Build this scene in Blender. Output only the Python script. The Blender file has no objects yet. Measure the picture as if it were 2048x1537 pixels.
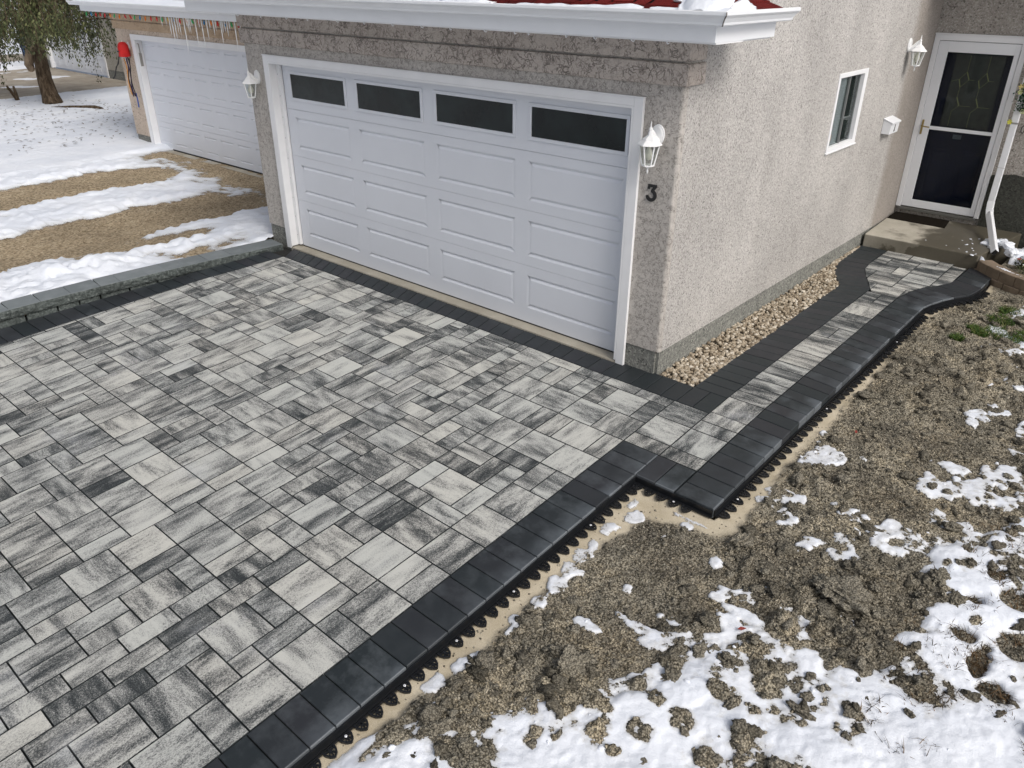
import bpy, bmesh, math, random
import numpy as np
from mathutils import Vector, Matrix

random.seed(7)
SC = bpy.context.scene
COL = SC.collection

# ------------------------------------------------------------------ helpers
def tag(o, label=None, cat=None, group=None, kind=None):
    if label: o['label'] = label
    if cat: o['category'] = cat
    if group: o['group'] = group
    if kind: o['kind'] = kind
    return o

def link(o, parent=None):
    COL.objects.link(o)
    if parent is not None:
        o.parent = parent
        M = Matrix.Identity(4)
        p = parent
        chain = []
        while p is not None:
            chain.append(p); p = p.parent
        for q in reversed(chain):
            M = M @ q.matrix_parent_inverse @ q.matrix_basis
        o.matrix_parent_inverse = M.inverted()
    return o

def thing(name, label, cat, loc=(0, 0, 0), group=None):
    o = bpy.data.objects.new(name, None)
    o.empty_display_size = 0.1
    o.location = loc
    COL.objects.link(o)
    return tag(o, label, cat, group)

def rotz_thing(o, a):
    o.rotation_euler = (0, 0, a)

def copy_tree(src, label=None, parent=None):
    c = src.copy()
    COL.objects.link(c)
    if parent is not None:
        c.parent = parent
    if label: c['label'] = label
    for ch in list(src.children):
        copy_tree(ch, None, c)
    return c

class MB:
    """collects simple solids and links them as one mesh object"""
    def __init__(s):
        s.bm = bmesh.new()
    def box(s, x0, x1, y0, y1, z0, z1):
        v = [s.bm.verts.new((x, y, z)) for z in (z0, z1) for y in (y0, y1) for x in (x0, x1)]
        for f in ((0, 2, 3, 1), (4, 5, 7, 6), (0, 1, 5, 4), (2, 6, 7, 3), (0, 4, 6, 2), (1, 3, 7, 5)):
            s.bm.faces.new([v[i] for i in f])
        return v
    def bar(s, p0, p1, w, h, up=(0, 0, 1)):
        p0 = Vector(p0); p1 = Vector(p1)
        d = (p1 - p0).normalized(); u = Vector(up)
        r = d.cross(u)
        if r.length < 1e-4:
            u = Vector((0, 1, 0)); r = d.cross(u)
        r.normalize(); u = r.cross(d).normalized()
        v = []
        for p in (p0, p1):
            for a, b in ((-1, -1), (1, -1), (1, 1), (-1, 1)):
                v.append(s.bm.verts.new(p + r * (a * w / 2) + u * (b * h / 2)))
        for f in ((3, 2, 1, 0), (4, 5, 6, 7), (0, 1, 5, 4), (1, 2, 6, 5), (2, 3, 7, 6), (3, 0, 4, 7)):
            s.bm.faces.new([v[i] for i in f])
    def poly(s, pts):
        s.bm.faces.new([s.bm.verts.new(p) for p in pts])
    def prism(s, pts, d):
        """planar polygon pts extruded by vector d"""
        d = Vector(d); n = len(pts)
        a = [s.bm.verts.new(p) for p in pts]
        b = [s.bm.verts.new(Vector(p) + d) for p in pts]
        s.bm.faces.new(a[::-1]); s.bm.faces.new(b)
        for i in range(n):
            s.bm.faces.new((a[i], a[(i + 1) % n], b[(i + 1) % n], b[i]))
    def lathe(s, prof, c=(0, 0, 0), n=16, phase=0.0, cap=True):
        rings = []
        for r, z in prof:
            rings.append([s.bm.verts.new((c[0] + r * math.cos(phase + 2 * math.pi * k / n), c[1] + r * math.sin(phase + 2 * math.pi * k / n), c[2] + z)) for k in range(n)])
        for a, b in zip(rings[:-1], rings[1:]):
            for k in range(n):
                s.bm.faces.new((a[k], a[(k + 1) % n], b[(k + 1) % n], b[k]))
        if cap:
            s.bm.faces.new(rings[0][::-1]); s.bm.faces.new(rings[-1])
    def tube(s, pts, rad, n=8):
        pts = [Vector(p) for p in pts]
        rads = rad if isinstance(rad, (list, tuple)) else [rad] * len(pts)
        prev = None; rings = []
        for i, p in enumerate(pts):
            d = (pts[min(i + 1, len(pts) - 1)] - pts[max(i - 1, 0)]).normalized()
            if prev is None:
                u = Vector((0, 0, 1)) if abs(d.z) < .9 else Vector((1, 0, 0))
                r = d.cross(u).normalized()
            else:
                r = (prev - d * prev.dot(d)).normalized()
            prev = r
            q = d.cross(r)
            rings.append([s.bm.verts.new(p + (r * math.cos(2 * math.pi * k / n) + q * math.sin(2 * math.pi * k / n)) * rads[i]) for k in range(n)])
        for a, b in zip(rings[:-1], rings[1:]):
            for k in range(n):
                s.bm.faces.new((a[k], a[(k + 1) % n], b[(k + 1) % n], b[k]))
        s.bm.faces.new(rings[0][::-1]); s.bm.faces.new(rings[-1])
    def build(s, name, m, parent=None, bevel=0.0, smooth=False, seg=2):
        bmesh.ops.recalc_face_normals(s.bm, faces=s.bm.faces)
        me = bpy.data.meshes.new(name)
        s.bm.to_mesh(me); s.bm.free()
        me.materials.append(m)
        if smooth:
            me.shade_smooth()
            me.set_sharp_from_angle(angle=math.radians(40))
        o = bpy.data.objects.new(name, me)
        link(o, parent)
        if bevel > 0:
            b = o.modifiers.new('bevel', 'BEVEL'); b.width = bevel; b.segments = seg; b.limit_method = 'ANGLE'
            b.angle_limit = math.radians(35)
        return o

def np_mesh(name, V, F, m, attrs=None, parent=None, smooth=False):
    """V (n,3); F (m,k) array of equal polygons or list of arrays"""
    me = bpy.data.meshes.new(name)
    Fs = F if isinstance(F, list) else [F]
    V = np.asarray(V, np.float32)
    me.vertices.add(len(V)); me.vertices.foreach_set('co', V.ravel())
    loops = np.concatenate([f.ravel() for f in Fs]).astype(np.int32)
    tot = np.concatenate([np.full(len(f), f.shape[1], np.int32) for f in Fs])
    st = np.concatenate([[0], np.cumsum(tot)[:-1]]).astype(np.int32)
    me.loops.add(len(loops)); me.loops.foreach_set('vertex_index', loops)
    me.polygons.add(len(tot)); me.polygons.foreach_set('loop_start', st); me.polygons.foreach_set('loop_total', tot)
    me.update(calc_edges=True)
    if attrs:
        for k, (dom, typ, data) in attrs.items():
            a = me.attributes.new(k, typ, dom)
            a.data.foreach_set('vector' if typ == 'FLOAT_VECTOR' else 'value', np.asarray(data, np.float32).ravel())
    me.polygons.foreach_set('use_smooth', np.full(len(tot), bool(smooth)))
    me.materials.append(m)
    me.validate()
    o = bpy.data.objects.new(name, me)
    return link(o, parent)

# ---------------------------------------------------------------- numpy noise
def _h(ix, iy, s):
    h = (ix.astype(np.int64) * 374761393 + iy.astype(np.int64) * 668265263 + s * 974634777) & 0xFFFFFFFF
    h = ((h ^ (h >> 13)) * 1274126177) & 0xFFFFFFFF
    h = ((h ^ (h >> 16)) * 2246822519) & 0xFFFFFFFF
    return ((h ^ (h >> 15)) & 0xFFFFFF) / float(0xFFFFFF)
def vnoise(x, y, s=0):
    ix = np.floor(x); iy = np.floor(y); fx = x - ix; fy = y - iy
    ix = ix.astype(np.int64); iy = iy.astype(np.int64)
    u = fx * fx * fx * (fx * (fx * 6 - 15) + 10); v = fy * fy * fy * (fy * (fy * 6 - 15) + 10)
    a = _h(ix, iy, s); b = _h(ix + 1, iy, s); c = _h(ix, iy + 1, s); d = _h(ix + 1, iy + 1, s)
    return (a * (1 - u) + b * u) * (1 - v) + (c * (1 - u) + d * u) * v
def fbm(x, y, s=0, o=4, g=.5):
    t = 0; a = 1; n = 0
    for i in range(o):
        t = t + a * (vnoise(x * 2 ** i + 17.3 * i, y * 2 ** i - 9.1 * i, s + i) - .5); n += a; a *= g
    return t / n * 2
def cells(x, y, s=0):
    """bumpy clod noise: distance to jittered points, 0 at the point"""
    ix = np.floor(x).astype(np.int64); iy = np.floor(y).astype(np.int64)
    best = np.full(np.shape(x), 9.0)
    for dx in (-1, 0, 1):
        for dy in (-1, 0, 1):
            px = ix + dx + _h(ix + dx, iy + dy, s); py = iy + dy + _h(ix + dx, iy + dy, s + 91)
            r = .55 + .75 * _h(ix + dx, iy + dy, s + 37)
            best = np.minimum(best, np.hypot(x - px, y - py) / r)
    return best
def sstep(a, b, x):
    t = np.clip((x - a) / (b - a), 0, 1)
    return t * t * (3 - 2 * t)

def ico(sub):
    bm = bmesh.new(); bmesh.ops.create_icosphere(bm, subdivisions=sub, radius=1)
    bm.verts.ensure_lookup_table()
    V = np.array([v.co[:] for v in bm.verts]); F = np.array([[v.index for v in f.verts] for f in bm.faces])
    bm.free(); return V, F

def scatter(name, P, R, m, sub=1, rough=.22, flat=(.6, .9), seed=3, smooth=True, tone=None, jit=0.0):
    """lumpy stones at P (n,3) with radius R in one mesh"""
    rng = np.random.default_rng(seed)
    V0, F0 = ico(sub); n = len(P); k = len(V0)
    base = np.repeat(V0[None], n, 0)
    # lumpy deformation from a few random directions per stone
    for j in range(6):
        d = rng.normal(size=(n, 3)); d /= np.linalg.norm(d, axis=1)[:, None]
        dot = np.einsum('kc,nc->nk', V0, d)
        base = base * (1 + rough * rng.uniform(-1, 1, (n, 1, 1)) * np.maximum(dot, 0)[..., None] ** 2)
    if jit > 0:
        o = rng.uniform(0, 90, (n, 1))
        bx_, by_, bz_ = base[..., 0], base[..., 1], base[..., 2]
        def tri(k, s): return (fbm(bx_ * k + o, by_ * k - o, s, 3) + fbm(by_ * k + o, bz_ * k + o, s + 3, 3) + fbm(bz_ * k - o, bx_ * k + o, s + 6, 3)) / 1.7
        base = base * (1 + jit * (tri(1.7, 5) * 1.1 + .8 * tri(5.5, 19)))[..., None]
    sc = np.stack([rng.uniform(.8, 1.3, n), rng.uniform(.7, 1.05, n), rng.uniform(flat[0], flat[1], n)], -1)
    base = base * sc[:, None, :]
    a = rng.uniform(0, 6.283, n); t = rng.normal(0, .35, n)
    ct, st_ = np.cos(t), np.sin(t); ca, sa = np.cos(a), np.sin(a)
    y = base[..., 1] * ct[:, None] - base[..., 2] * st_[:, None]; z = base[..., 1] * st_[:, None] + base[..., 2] * ct[:, None]
    x = base[..., 0]
    X = x * ca[:, None] - y * sa[:, None]; Y = x * sa[:, None] + y * ca[:, None]
    V = np.stack([X, Y, z], -1) * np.asarray(R)[:, None, None] + np.asarray(P)[:, None, :]
    F = (F0[None] + (np.arange(n) * k)[:, None, None]).reshape(-1, 3)
    tn = rng.uniform(0, 1, n) if tone is None else tone
    return np_mesh(name, V.reshape(-1, 3), F, m, {'tone': ('POINT', 'FLOAT', np.repeat(tn, k))}, smooth=smooth)

# ------------------------------------------------------------------ materials
class NT:
    def __init__(s, name):
        s.m = bpy.data.materials.new(name); s.m.use_nodes = True
        s.t = s.m.node_tree; s.b = s.t.nodes['Principled BSDF']; s.out = s.t.nodes['Material Output']
        s._co = None
    def n(s, typ, **kw):
        nd = s.t.nodes.new(typ)
        for k, v in kw.items():
            setattr(nd, k, v)
        return nd
    def l(s, a, b): s.t.links.new(a, b)
    def co(s):
        if s._co is None: s._co = s.n('ShaderNodeTexCoord').outputs['Object']
        return s._co
    def mapping(s, scale, src=None):
        mp = s.n('ShaderNodeMapping'); mp.inputs['Scale'].default_value = scale
        s.l(src if src is not None else s.co(), mp.inputs['Vector']); return mp.outputs[0]
    def noise(s, scale, detail=4, rough=.55, src=None, dist=0.0):
        nd = s.n('ShaderNodeTexNoise'); nd.inputs['Scale'].default_value = scale; nd.inputs['Detail'].default_value = detail
        nd.inputs['Roughness'].default_value = rough; nd.inputs['Distortion'].default_value = dist
        s.l(src if src is not None else s.co(), nd.inputs['Vector']); return nd.outputs['Fac']
    def vor(s, scale, feature='F1', src=None, out='Distance'):
        nd = s.n('ShaderNodeTexVoronoi', feature=feature); nd.inputs['Scale'].default_value = scale
        s.l(src if src is not None else s.co(), nd.inputs['Vector']); return nd.outputs[out]
    def ramp(s, fac, stops, interp='LINEAR'):
        nd = s.n('ShaderNodeValToRGB'); cr = nd.color_ramp; cr.interpolation = interp
        while len(cr.elements) < len(stops): cr.elements.new(.5)
        for e, (p, c) in zip(cr.elements, stops):
            e.position = p; e.color = (c, c, c, 1) if isinstance(c, (int, float)) else (*c, 1)
        s.l(fac, nd.inputs[0]); return nd.outputs[0]
    def mix(s, fac, a, b, mode='MIX'):
        nd = s.n('ShaderNodeMix', data_type='RGBA', blend_type=mode)
        for sock, v in ((nd.inputs[0], fac), (nd.inputs[6], a), (nd.inputs[7], b)):
            if isinstance(v, (int, float)): sock.default_value = v
            elif isinstance(v, tuple): sock.default_value = (*v, 1)
            else: s.l(v, sock)
        return nd.outputs[2]
    def math(s, op, a, b=None, clamp=False):
        nd = s.n('ShaderNodeMath', operation=op, use_clamp=clamp)
        for i, v in enumerate((a, b)):
            if v is None: continue
            if isinstance(v, (int, float)): nd.inputs[i].default_value = v
            else: s.l(v, nd.inputs[i])
        return nd.outputs[0]
    def attr(s, name, out='Fac'):
        nd = s.n('ShaderNodeAttribute', attribute_name=name); return nd.outputs[out]
    def xyz(s, src=None):
        nd = s.n('ShaderNodeSeparateXYZ'); s.l(src if src is not None else s.co(), nd.inputs[0]); return nd.outputs
    def base(s, c):
        if isinstance(c, tuple): s.b.inputs['Base Color'].default_value = (*c, 1)
        else: s.l(c, s.b.inputs['Base Color'])
    def rough(s, r):
        if isinstance(r, (int, float)): s.b.inputs['Roughness'].default_value = r
        else: s.l(r, s.b.inputs['Roughness'])
    def spec(s, v): s.b.inputs['Specular IOR Level'].default_value = v
    def bump(s, h, dist=.01, strength=1.0):
        nd = s.n('ShaderNodeBump'); nd.inputs['Distance'].default_value = dist; nd.inputs['Strength'].default_value = strength
        s.l(h, nd.inputs['Height']); s.l(nd.outputs[0], s.b.inputs['Normal'])

def plain(name, c, r=.5, spec=.5, var=0.0, scale=8, metal=0.0, bump=0.0):
    t = NT(name); t.rough(r); t.spec(spec); t.b.inputs['Metallic'].default_value = metal
    if var > 0:
        n1 = t.noise(scale, 5)
        d = tuple(x * (1 - var) for x in c)
        t.base(t.mix(t.ramp(n1, [(.3, 0.0), (.7, 1.0)]), d, c))
        if bump > 0: t.bump(t.noise(scale * 12, 3), bump)
    else:
        t.base(c)
    return t.m

def stucco_dash(name, pale, mid, dark, scale=70, stain=None, bumpd=.004):
    t = NT(name); t.rough(.95); t.spec(.15)
    v = t.vor(scale, out='Color'); vx = t.xyz(v)[0]
    n1 = t.noise(scale * 1.3, 4, .6)
    f = t.math('ADD', t.math('MULTIPLY', vx, .55), t.math('MULTIPLY', n1, .55))
    c = t.ramp(f, [(.22, dark), (.38, mid), (.60, mid), (.86, pale)])
    big = t.ramp(t.noise(1.1, 5, .6), [(.35, .86), (.65, 1.06)])
    c = t.mix(1.0, c, big, 'MULTIPLY')
    if stain is not None: c = stain(t, c)
    t.base(c)
    t.bump(t.math('ADD', t.vor(scale), t.math('MULTIPLY', n1, .8)), bumpd, .8)
    return t.m

def stucco_worm(name, pale, mid, dark, scale=13, amount=.5, bumpd=.006):
    """knocked-down acrylic stucco with dark worm-like cracks"""
    t = NT(name); t.rough(.92); t.spec(.15)
    gate = t.ramp(t.noise(scale * .9, 3, .7), [(.56 - amount * .2, 0.0), (.66 - amount * .12, 1.0)])
    def ridge(sc, w):
        d = t.math('ABSOLUTE', t.math('SUBTRACT', t.noise(sc, 2.5, .55, dist=.6), .5))
        return t.ramp(d, [(.0, 1.0), (w, 0.0)])
    crack = t.math('MULTIPLY', t.math('MAXIMUM', ridge(scale, .030), t.math('MULTIPLY', ridge(scale * 1.9, .045), .8)), gate)
    pits = t.ramp(t.noise(scale * 7, 3, .6), [(.30, 1.0), (.40, 0.0)])
    crack = t.math('MAXIMUM', crack, t.math('MULTIPLY', pits, .4))
    c = t.mix(t.ramp(t.noise(1.3, 5, .65), [(.35, 0.0), (.7, 1.0)]), mid, pale)
    c = t.mix(t.math('MULTIPLY', t.noise(60, 2), .25), c, dark)
    c = t.mix(t.math('MULTIPLY', crack, .78), c, dark)
    t.base(c)
    h = t.math('SUBTRACT', t.math('MULTIPLY', t.noise(scale * 3, 4, .6), .7), crack)
    t.bump(h, bumpd, .8)
    return t.m

M = {}
M['white_metal'] = plain('white_painted_metal', (.78, .80, .83), .38, .5, .05, 3)
M['white_trim'] = plain('white_trim', (.80, .81, .83), .45, .4, .06, 4)
M['door_white'] = plain('garage_door_paint', (.70, .73, .79), .42, .35, .04, 1.5)
M['lantern_white'] = plain('white_enamel', (.82, .83, .84), .4, .5, .05, 20)
M['black'] = plain('black_metal', (.012, .012, .013), .5)
M['plastic'] = plain('black_plastic', (.008, .009, .011), .38, .5)
M['nail'] = plain('galvanised_nail', (.75, .76, .78), .35, .5, metal=.4)
M['brass'] = plain('brass', (.42, .33, .14), .35, .5, metal=.9)
M['dark_glass'] = None
t = NT('garage_door_glass'); t.base(t.ramp(t.noise(3, 3), [(.35, (.004, .007, .007)), (.7, (.012, .021, .021))])); t.rough(.12); t.spec(.22)
t.bump(t.noise(120, 2), .002, .35); M['dark_glass'] = t.m
def clear_glass(name, tint=(1, 1, 1), refl=.12):
    t = NT(name); t.t.nodes.remove(t.b)
    tr = t.n('ShaderNodeBsdfTransparent'); tr.inputs[0].default_value = (*tint, 1)
    gl = t.n('ShaderNodeBsdfGlossy'); gl.inputs['Roughness'].default_value = .03
    fr = t.n('ShaderNodeFresnel'); fr.inputs[0].default_value = 1.45
    mx = t.n('ShaderNodeMixShader')
    f = t.math('MULTIPLY', fr.outputs[0], refl / .04 * .35, True)
    t.l(f, mx.inputs[0]); t.l(tr.outputs[0], mx.inputs[1]); t.l(gl.outputs[0], mx.inputs[2]); t.l(mx.outputs[0], t.out.inputs[0])
    return t.m
M['glass'] = clear_glass('clear_glass', (.80, .83, .83), .04)
M['lantern_glass'] = clear_glass('lantern_glass', (.9, .92, .9), .06)
M['bulb'] = plain('frosted_bulb', (.75, .74, .66), .3)
M['navy'] = plain('navy_door_paint', (.010, .014, .042), .45, .12, .2, 5)
M['lite'] = plain('obscure_door_glass', (.075, .078, .068), .3, .3, .4, 16)
M['blind'] = plain('grey_window_blind', (.52, .55, .57), .6)
M['interior'] = plain('dark_interior', (.012, .014, .014), .8)

def side_stain(t, c):
    x, y, z = t.xyz()
    nz = t.noise(2.2, 4, .6)
    f = t.math('ADD', y, t.math('MULTIPLY', t.math('SUBTRACT', nz, .5), .35))
    k = t.ramp(t.math('SUBTRACT', f, 4.7), [(.42, 0.0), (.62, 1.0)])
    c = t.mix(t.math('MULTIPLY', k, .55), c, (.20, .165, .135))
    # faint weathering runs
    r = t.ramp(t.noise(1, 5, .7, src=t.mapping((3, 3, .25))), [(.5, 0.0), (.72, 1.0)])
    return t.mix(t.math('MULTIPLY', r, .12), c, (.22, .20, .18))
M['side_stucco'] = stucco_dash('pebble_dash_stucco', (.60, .585, .56), (.43, .415, .40), (.12, .115, .11), 98, side_stain, .004)
M['entry_stucco'] = stucco_dash('entry_stucco', (.50, .475, .44), (.35, .325, .295), (.10, .09, .08), 66, None, .006)
M['front_stucco'] = stucco_worm('front_stucco', (.62, .59, .555), (.50, .47, .44), (.13, .12, .11), 24, .85, .005)
M['band_stucco'] = stucco_worm('band_stucco', (.60, .545, .50), (.48, .425, .385), (.05, .043, .037), 11, 1.0, .007)
M['parging'] = stucco_dash('foundation_parging', (.36, .36, .33), (.20, .205, .19), (.05, .052, .048), 70, None, .004)
M['entry_parging'] = stucco_dash('entry_parging', (.075, .076, .066), (.05, .052, .045), (.02, .02, .018), 60, None, .006)
M['tan_stucco'] = stucco_dash('tan_stucco', (.66, .56, .47), (.57, .475, .39), (.27, .22, .18), 40, None, .003)
M['tan_band'] = stucco_worm('tan_band_stucco', (.58, .45, .32), (.50, .38, .265), (.22, .15, .10), 9, .6, .006)
M['grey_stucco'] = stucco_dash('grey_stucco', (.47, .45, .40), (.40, .38, .335), (.28, .26, .23), 30, None, .003)

def concrete(name, a, b, wet=None, rough=.85):
    t = NT(name); t.rough(rough); t.spec(.3)
    c = t.mix(t.ramp(t.noise(2.5, 7, .65), [(.35, 0.0), (.68, 1.0)]), a, b)
    c = t.mix(t.ramp(t.noise(160, 2), [(.3, .22), (.5, 0.0)]), c, (.06, .055, .05))
    if wet: c = wet(t, c)
    t.base(c); t.bump(t.noise(90, 4), .0015, .6)
    return t.m
def wet_shaded_step(t, c):  # wet tint, deepened to paint in shade on the riser and right side
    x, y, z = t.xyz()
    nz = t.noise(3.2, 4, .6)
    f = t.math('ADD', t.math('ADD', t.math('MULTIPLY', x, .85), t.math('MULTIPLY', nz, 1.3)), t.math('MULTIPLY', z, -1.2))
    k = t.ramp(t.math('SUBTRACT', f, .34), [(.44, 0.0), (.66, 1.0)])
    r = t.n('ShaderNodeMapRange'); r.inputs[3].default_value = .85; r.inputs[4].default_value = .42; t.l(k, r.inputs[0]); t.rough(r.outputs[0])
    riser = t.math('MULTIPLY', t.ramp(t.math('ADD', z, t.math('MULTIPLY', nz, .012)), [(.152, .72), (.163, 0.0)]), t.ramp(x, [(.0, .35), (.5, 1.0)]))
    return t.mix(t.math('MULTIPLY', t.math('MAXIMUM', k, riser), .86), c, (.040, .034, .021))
M['step'] = concrete('step_concrete', (.34, .32, .265), (.47, .44, .375), wet_shaded_step)
M['slab'] = concrete('slab_concrete', (.34, .31, .25), (.46, .43, .36))
M['drive_concrete'] = concrete('old_drive_concrete', (.27, .235, .19), (.40, .36, .30))
M['planter_block'] = concrete('planter_block', (.16, .125, .09), (.27, .21, .155))

# streaky field paver: corner attribute st = (across, along, seed), face attribute pv = bias
t = NT('blended_grey_paver'); t.rough(.8); t.spec(.3)
st = t.attr('st', 'Vector'); pv = t.attr('pv', 'Vector'); pvs = t.xyz(pv)
s1 = t.noise(1, 3, .5, src=t.mapping((10, 2.4, 1), st), dist=.25)
s2 = t.noise(1, 3, .6, src=t.mapping((36, 8, 1.7), st), dist=.3)
s3 = t.noise(1, 3, .8, src=t.mapping((150, 95, 2.3), st))
s4 = t.noise(1, 2, .6, src=t.mapping((420, 300, 2.3), st))
f = t.math('ADD', t.math('ADD', t.math('MULTIPLY', s1, .95), t.math('MULTIPLY', s2, .42)), t.math('ADD', t.math('MULTIPLY', s3, 1.0), t.math('MULTIPLY', s4, .5)))
f = t.math('ADD', t.math('SUBTRACT', f, .945), pvs[0])
c = t.ramp(f, [(.22, (.028, .033, .036)), (.36, (.10, .105, .106)), (.47, (.25, .25, .243)), (.56, (.41, .41, .395)), (.72, (.53, .53, .50))])
c = t.mix(1.0, c, t.ramp(pvs[1], [(0.0, (.90, .925, .93)), (.55, (.965, .975, .97)), (1.0, (.99, .985, .96))]), 'MULTIPLY')
dust = t.ramp(t.noise(1.7, 6, .62), [(.60, 0.0), (.78, 1.0)])
c = t.mix(t.math('MULTIPLY', dust, .32), c, (.55, .57, .60))
t.base(c); t.bump(t.math('ADD', s3, t.math('MULTIPLY', s2, .4)), .0012, .5)
M['paver'] = t.m

t = NT('charcoal_border_paver'); t.spec(.4)
pvs = t.xyz(t.attr('pv', 'Vector'))
st = t.attr('st', 'Vector'); sts = t.xyz(st)
n1 = t.noise(7, 7, .72); n2 = t.noise(260, 3, .7)
c = t.mix(pvs[0], (.0165, .0220, .0245), (.0250, .0265, .0310))
c = t.mix(t.math('MULTIPLY', t.ramp(n1, [(.46, 0.0), (.70, .9)]), t.ramp(pvs[1], [(0.0, .12), (.6, 1.0)])), c, (.066, .076, .084))
edge = t.math('MULTIPLY', t.ramp(sts[0], [(.55, 0.0), (1.0, 1.0)]), t.math('MULTIPLY', t.ramp(t.noise(4, 5, .6), [(.3, 0.0), (.65, 1.0)]), pvs[1]))
c = t.mix(t.math('MULTIPLY', edge, .85), c, (.13, .15, .17))
c = t.mix(t.math('MULTIPLY', t.ramp(sts[0], [(.982, 0.0), (.998, .45)]), t.ramp(pvs[1], [(0.0, .1), (.5, 1.0)])), c, (.20, .22, .24))  # painted highlight along the outer top edge of the blocks
c = t.mix(t.ramp(n2, [(.70, 0.0), (.78, .35)]), c, (.2, .21, .22))
t.base(c); t.rough(t.ramp(n1, [(.3, .42), (.7, .64)])); t.bump(n2, .0010, .5)
M['border'] = t.m

t = NT('joint_sand'); t.base(t.ramp(t.noise(60, 4), [(.3, (.010, .010, .009)), (.7, (.03, .029, .027))])); t.rough(.95); M['joint'] = t.m

t = NT('split_face_curb'); t.rough(.85); t.spec(.35)
n1 = t.noise(30, 6, .7); n2 = t.noise(3, 4)
c = t.ramp(n1, [(.3, (.034, .042, .041)), (.52, (.085, .10, .097)), (.75, (.20, .225, .22))])
c = t.mix(1.0, c, t.ramp(n2, [(.3, .75), (.7, 1.2)]), 'MULTIPLY')
t.base(c); t.bump(t.noise(28, 6, .7), .02, 1.0); M['curb_face'] = t.m
t = NT('smooth_curb_top'); t.rough(.7)
pv0 = t.xyz(t.attr('pv', 'Vector'))[0]
c = t.mix(pv0, (.145, .165, .172), (.185, .207, .215))
c = t.mix(t.ramp(t.noise(7, 5), [(.45, 0.0), (.75, .6)]), c, (.23, .25, .26))
t.base(c); t.bump(t.noise(200, 3), .001, .5); M['curb_top'] = t.m

def snow_mat(name, c=(.80, .83, .88), d=(.70, .74, .81), speck=0.0, rim=0.0):
    t = NT(name); t.rough(.55); t.spec(.25)
    b = t.mix(t.ramp(t.noise(1.2, 6, .6), [(.35, 0.0), (.7, 1.0)]), d, c)
    if speck > 0:
        k = t.ramp(t.noise(21, 6, .78), [(.63, 0.0), (.71, 1.0)])
        b = t.mix(t.math('MULTIPLY', k, speck), b, (.26, .22, .16))
    if rim > 0:
        thk = t.attr('thk'); g = t.noise(55, 4, .75)
        wet = t.math('ADD', t.math('DIVIDE', thk, rim * 2.2), t.math('MULTIPLY', t.math('SUBTRACT', g, .5), 1.1), True)
        b = t.mix(wet, (.50, .50, .49), b)
        al = t.math('ADD', t.math('DIVIDE', thk, rim), t.math('MULTIPLY', t.math('SUBTRACT', t.noise(85, 3, .75), .53), 3.2), True)
        t.l(t.ramp(al, [(.35, 0.0), (.5, 1.0)]), t.b.inputs['Alpha'])
    t.base(b)
    t.bump(t.math('ADD', t.noise(14, 5, .6), t.math('MULTIPLY', t.noise(130, 3), .2)), .018, .5)
    return t.m
M['snow'] = snow_mat('fresh_snow')
M['dirty_snow'] = snow_mat('trodden_snow', (.80, .83, .88), (.68, .72, .79), .32, rim=.022)
M['patch_snow'] = snow_mat('melting_snow', rim=.011)
M['thin_snow'] = snow_mat('thin_snow', (.80, .82, .86), (.66, .68, .72), .35)

# soil: point attribute sand 0..1, wet 0..1
t = NT('dug_soil'); t.rough(.95); t.spec(.15)
n1 = t.noise(2.6, 7, .68); n2 = t.noise(34, 7, .75); n3 = t.noise(150, 3, .7)
v1 = t.xyz(t.vor(95, out='Color'))[0]; v2 = t.xyz(t.vor(48, out='Color'))[1]; e1 = t.vor(95); e2 = t.vor(48)
g = t.math('ADD', t.math('ADD', t.math('MULTIPLY', n2, .62), t.math('MULTIPLY', n3, .22)), t.math('ADD', t.math('MULTIPLY', v1, .20), t.math('MULTIPLY', v2, .14)))
c = t.ramp(g, [(.35, (.066, .061, .049)), (.465, (.29, .268, .215)), (.58, (.54, .50, .41)), (.76, (.72, .68, .58))])
c = t.mix(t.ramp(e1, [(.42, 0.0), (.70, .75)]), c, (.03, .026, .017))
c = t.mix(1.0, c, t.ramp(n1, [(.32, (.50, .51, .52)), (.50, (.95, .93, .90)), (.68, (1.30, 1.22, 1.10))]), 'MULTIPLY')
pc = t.vor(62, out='Color'); px = t.xyz(pc)[0]; pd = t.vor(62)
peb = t.math('MULTIPLY', t.ramp(px, [(.80, 0.0), (.84, 1.0)]), t.ramp(pd, [(.26, 1.0), (.40, 0.0)]))
c = t.mix(1.0, c, t.ramp(t.attr('damp'), [(0.0, (1.04, 1.03, 1.0)), (1.0, (.46, .45, .44))]), 'MULTIPLY')
c = t.mix(peb, c, (.50, .45, .35))
sand = t.attr('sand')
sc_ = t.mix(t.ramp(t.noise(5, 5), [(.3, 0.0), (.7, 1.0)]), (.42, .365, .265), (.58, .52, .405))
sc_ = t.mix(t.ramp(t.noise(220, 2), [(.3, .5), (.55, 0.0)]), sc_, (.25, .20, .13))
c = t.mix(sand, c, sc_)
t.base(c)
hb = t.math('MULTIPLY', t.math('SUBTRACT', t.math('ADD', n2, t.math('MULTIPLY', n3, .5)), t.math('ADD', t.math('MULTIPLY', e1, .45), t.math('MULTIPLY', e2, .5))), t.math('SUBTRACT', 1.05, sand))
t.bump(hb, .03, 1.0); M['soil'] = t.m
t = NT('soil_clod'); t.rough(.95); t.spec(.12)
tn = t.attr('tone')
c = t.ramp(tn, [(0.0, (.12, .11, .086)), (.45, (.32, .293, .235)), (.85, (.46, .425, .345)), (.93, (.55, .505, .41)), (1.0, (.64, .60, .50))])
c = t.mix(1.0, c, t.ramp(t.noise(70, 6, .75), [(.3, .5), (.7, 1.4)]), 'MULTIPLY')
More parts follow.
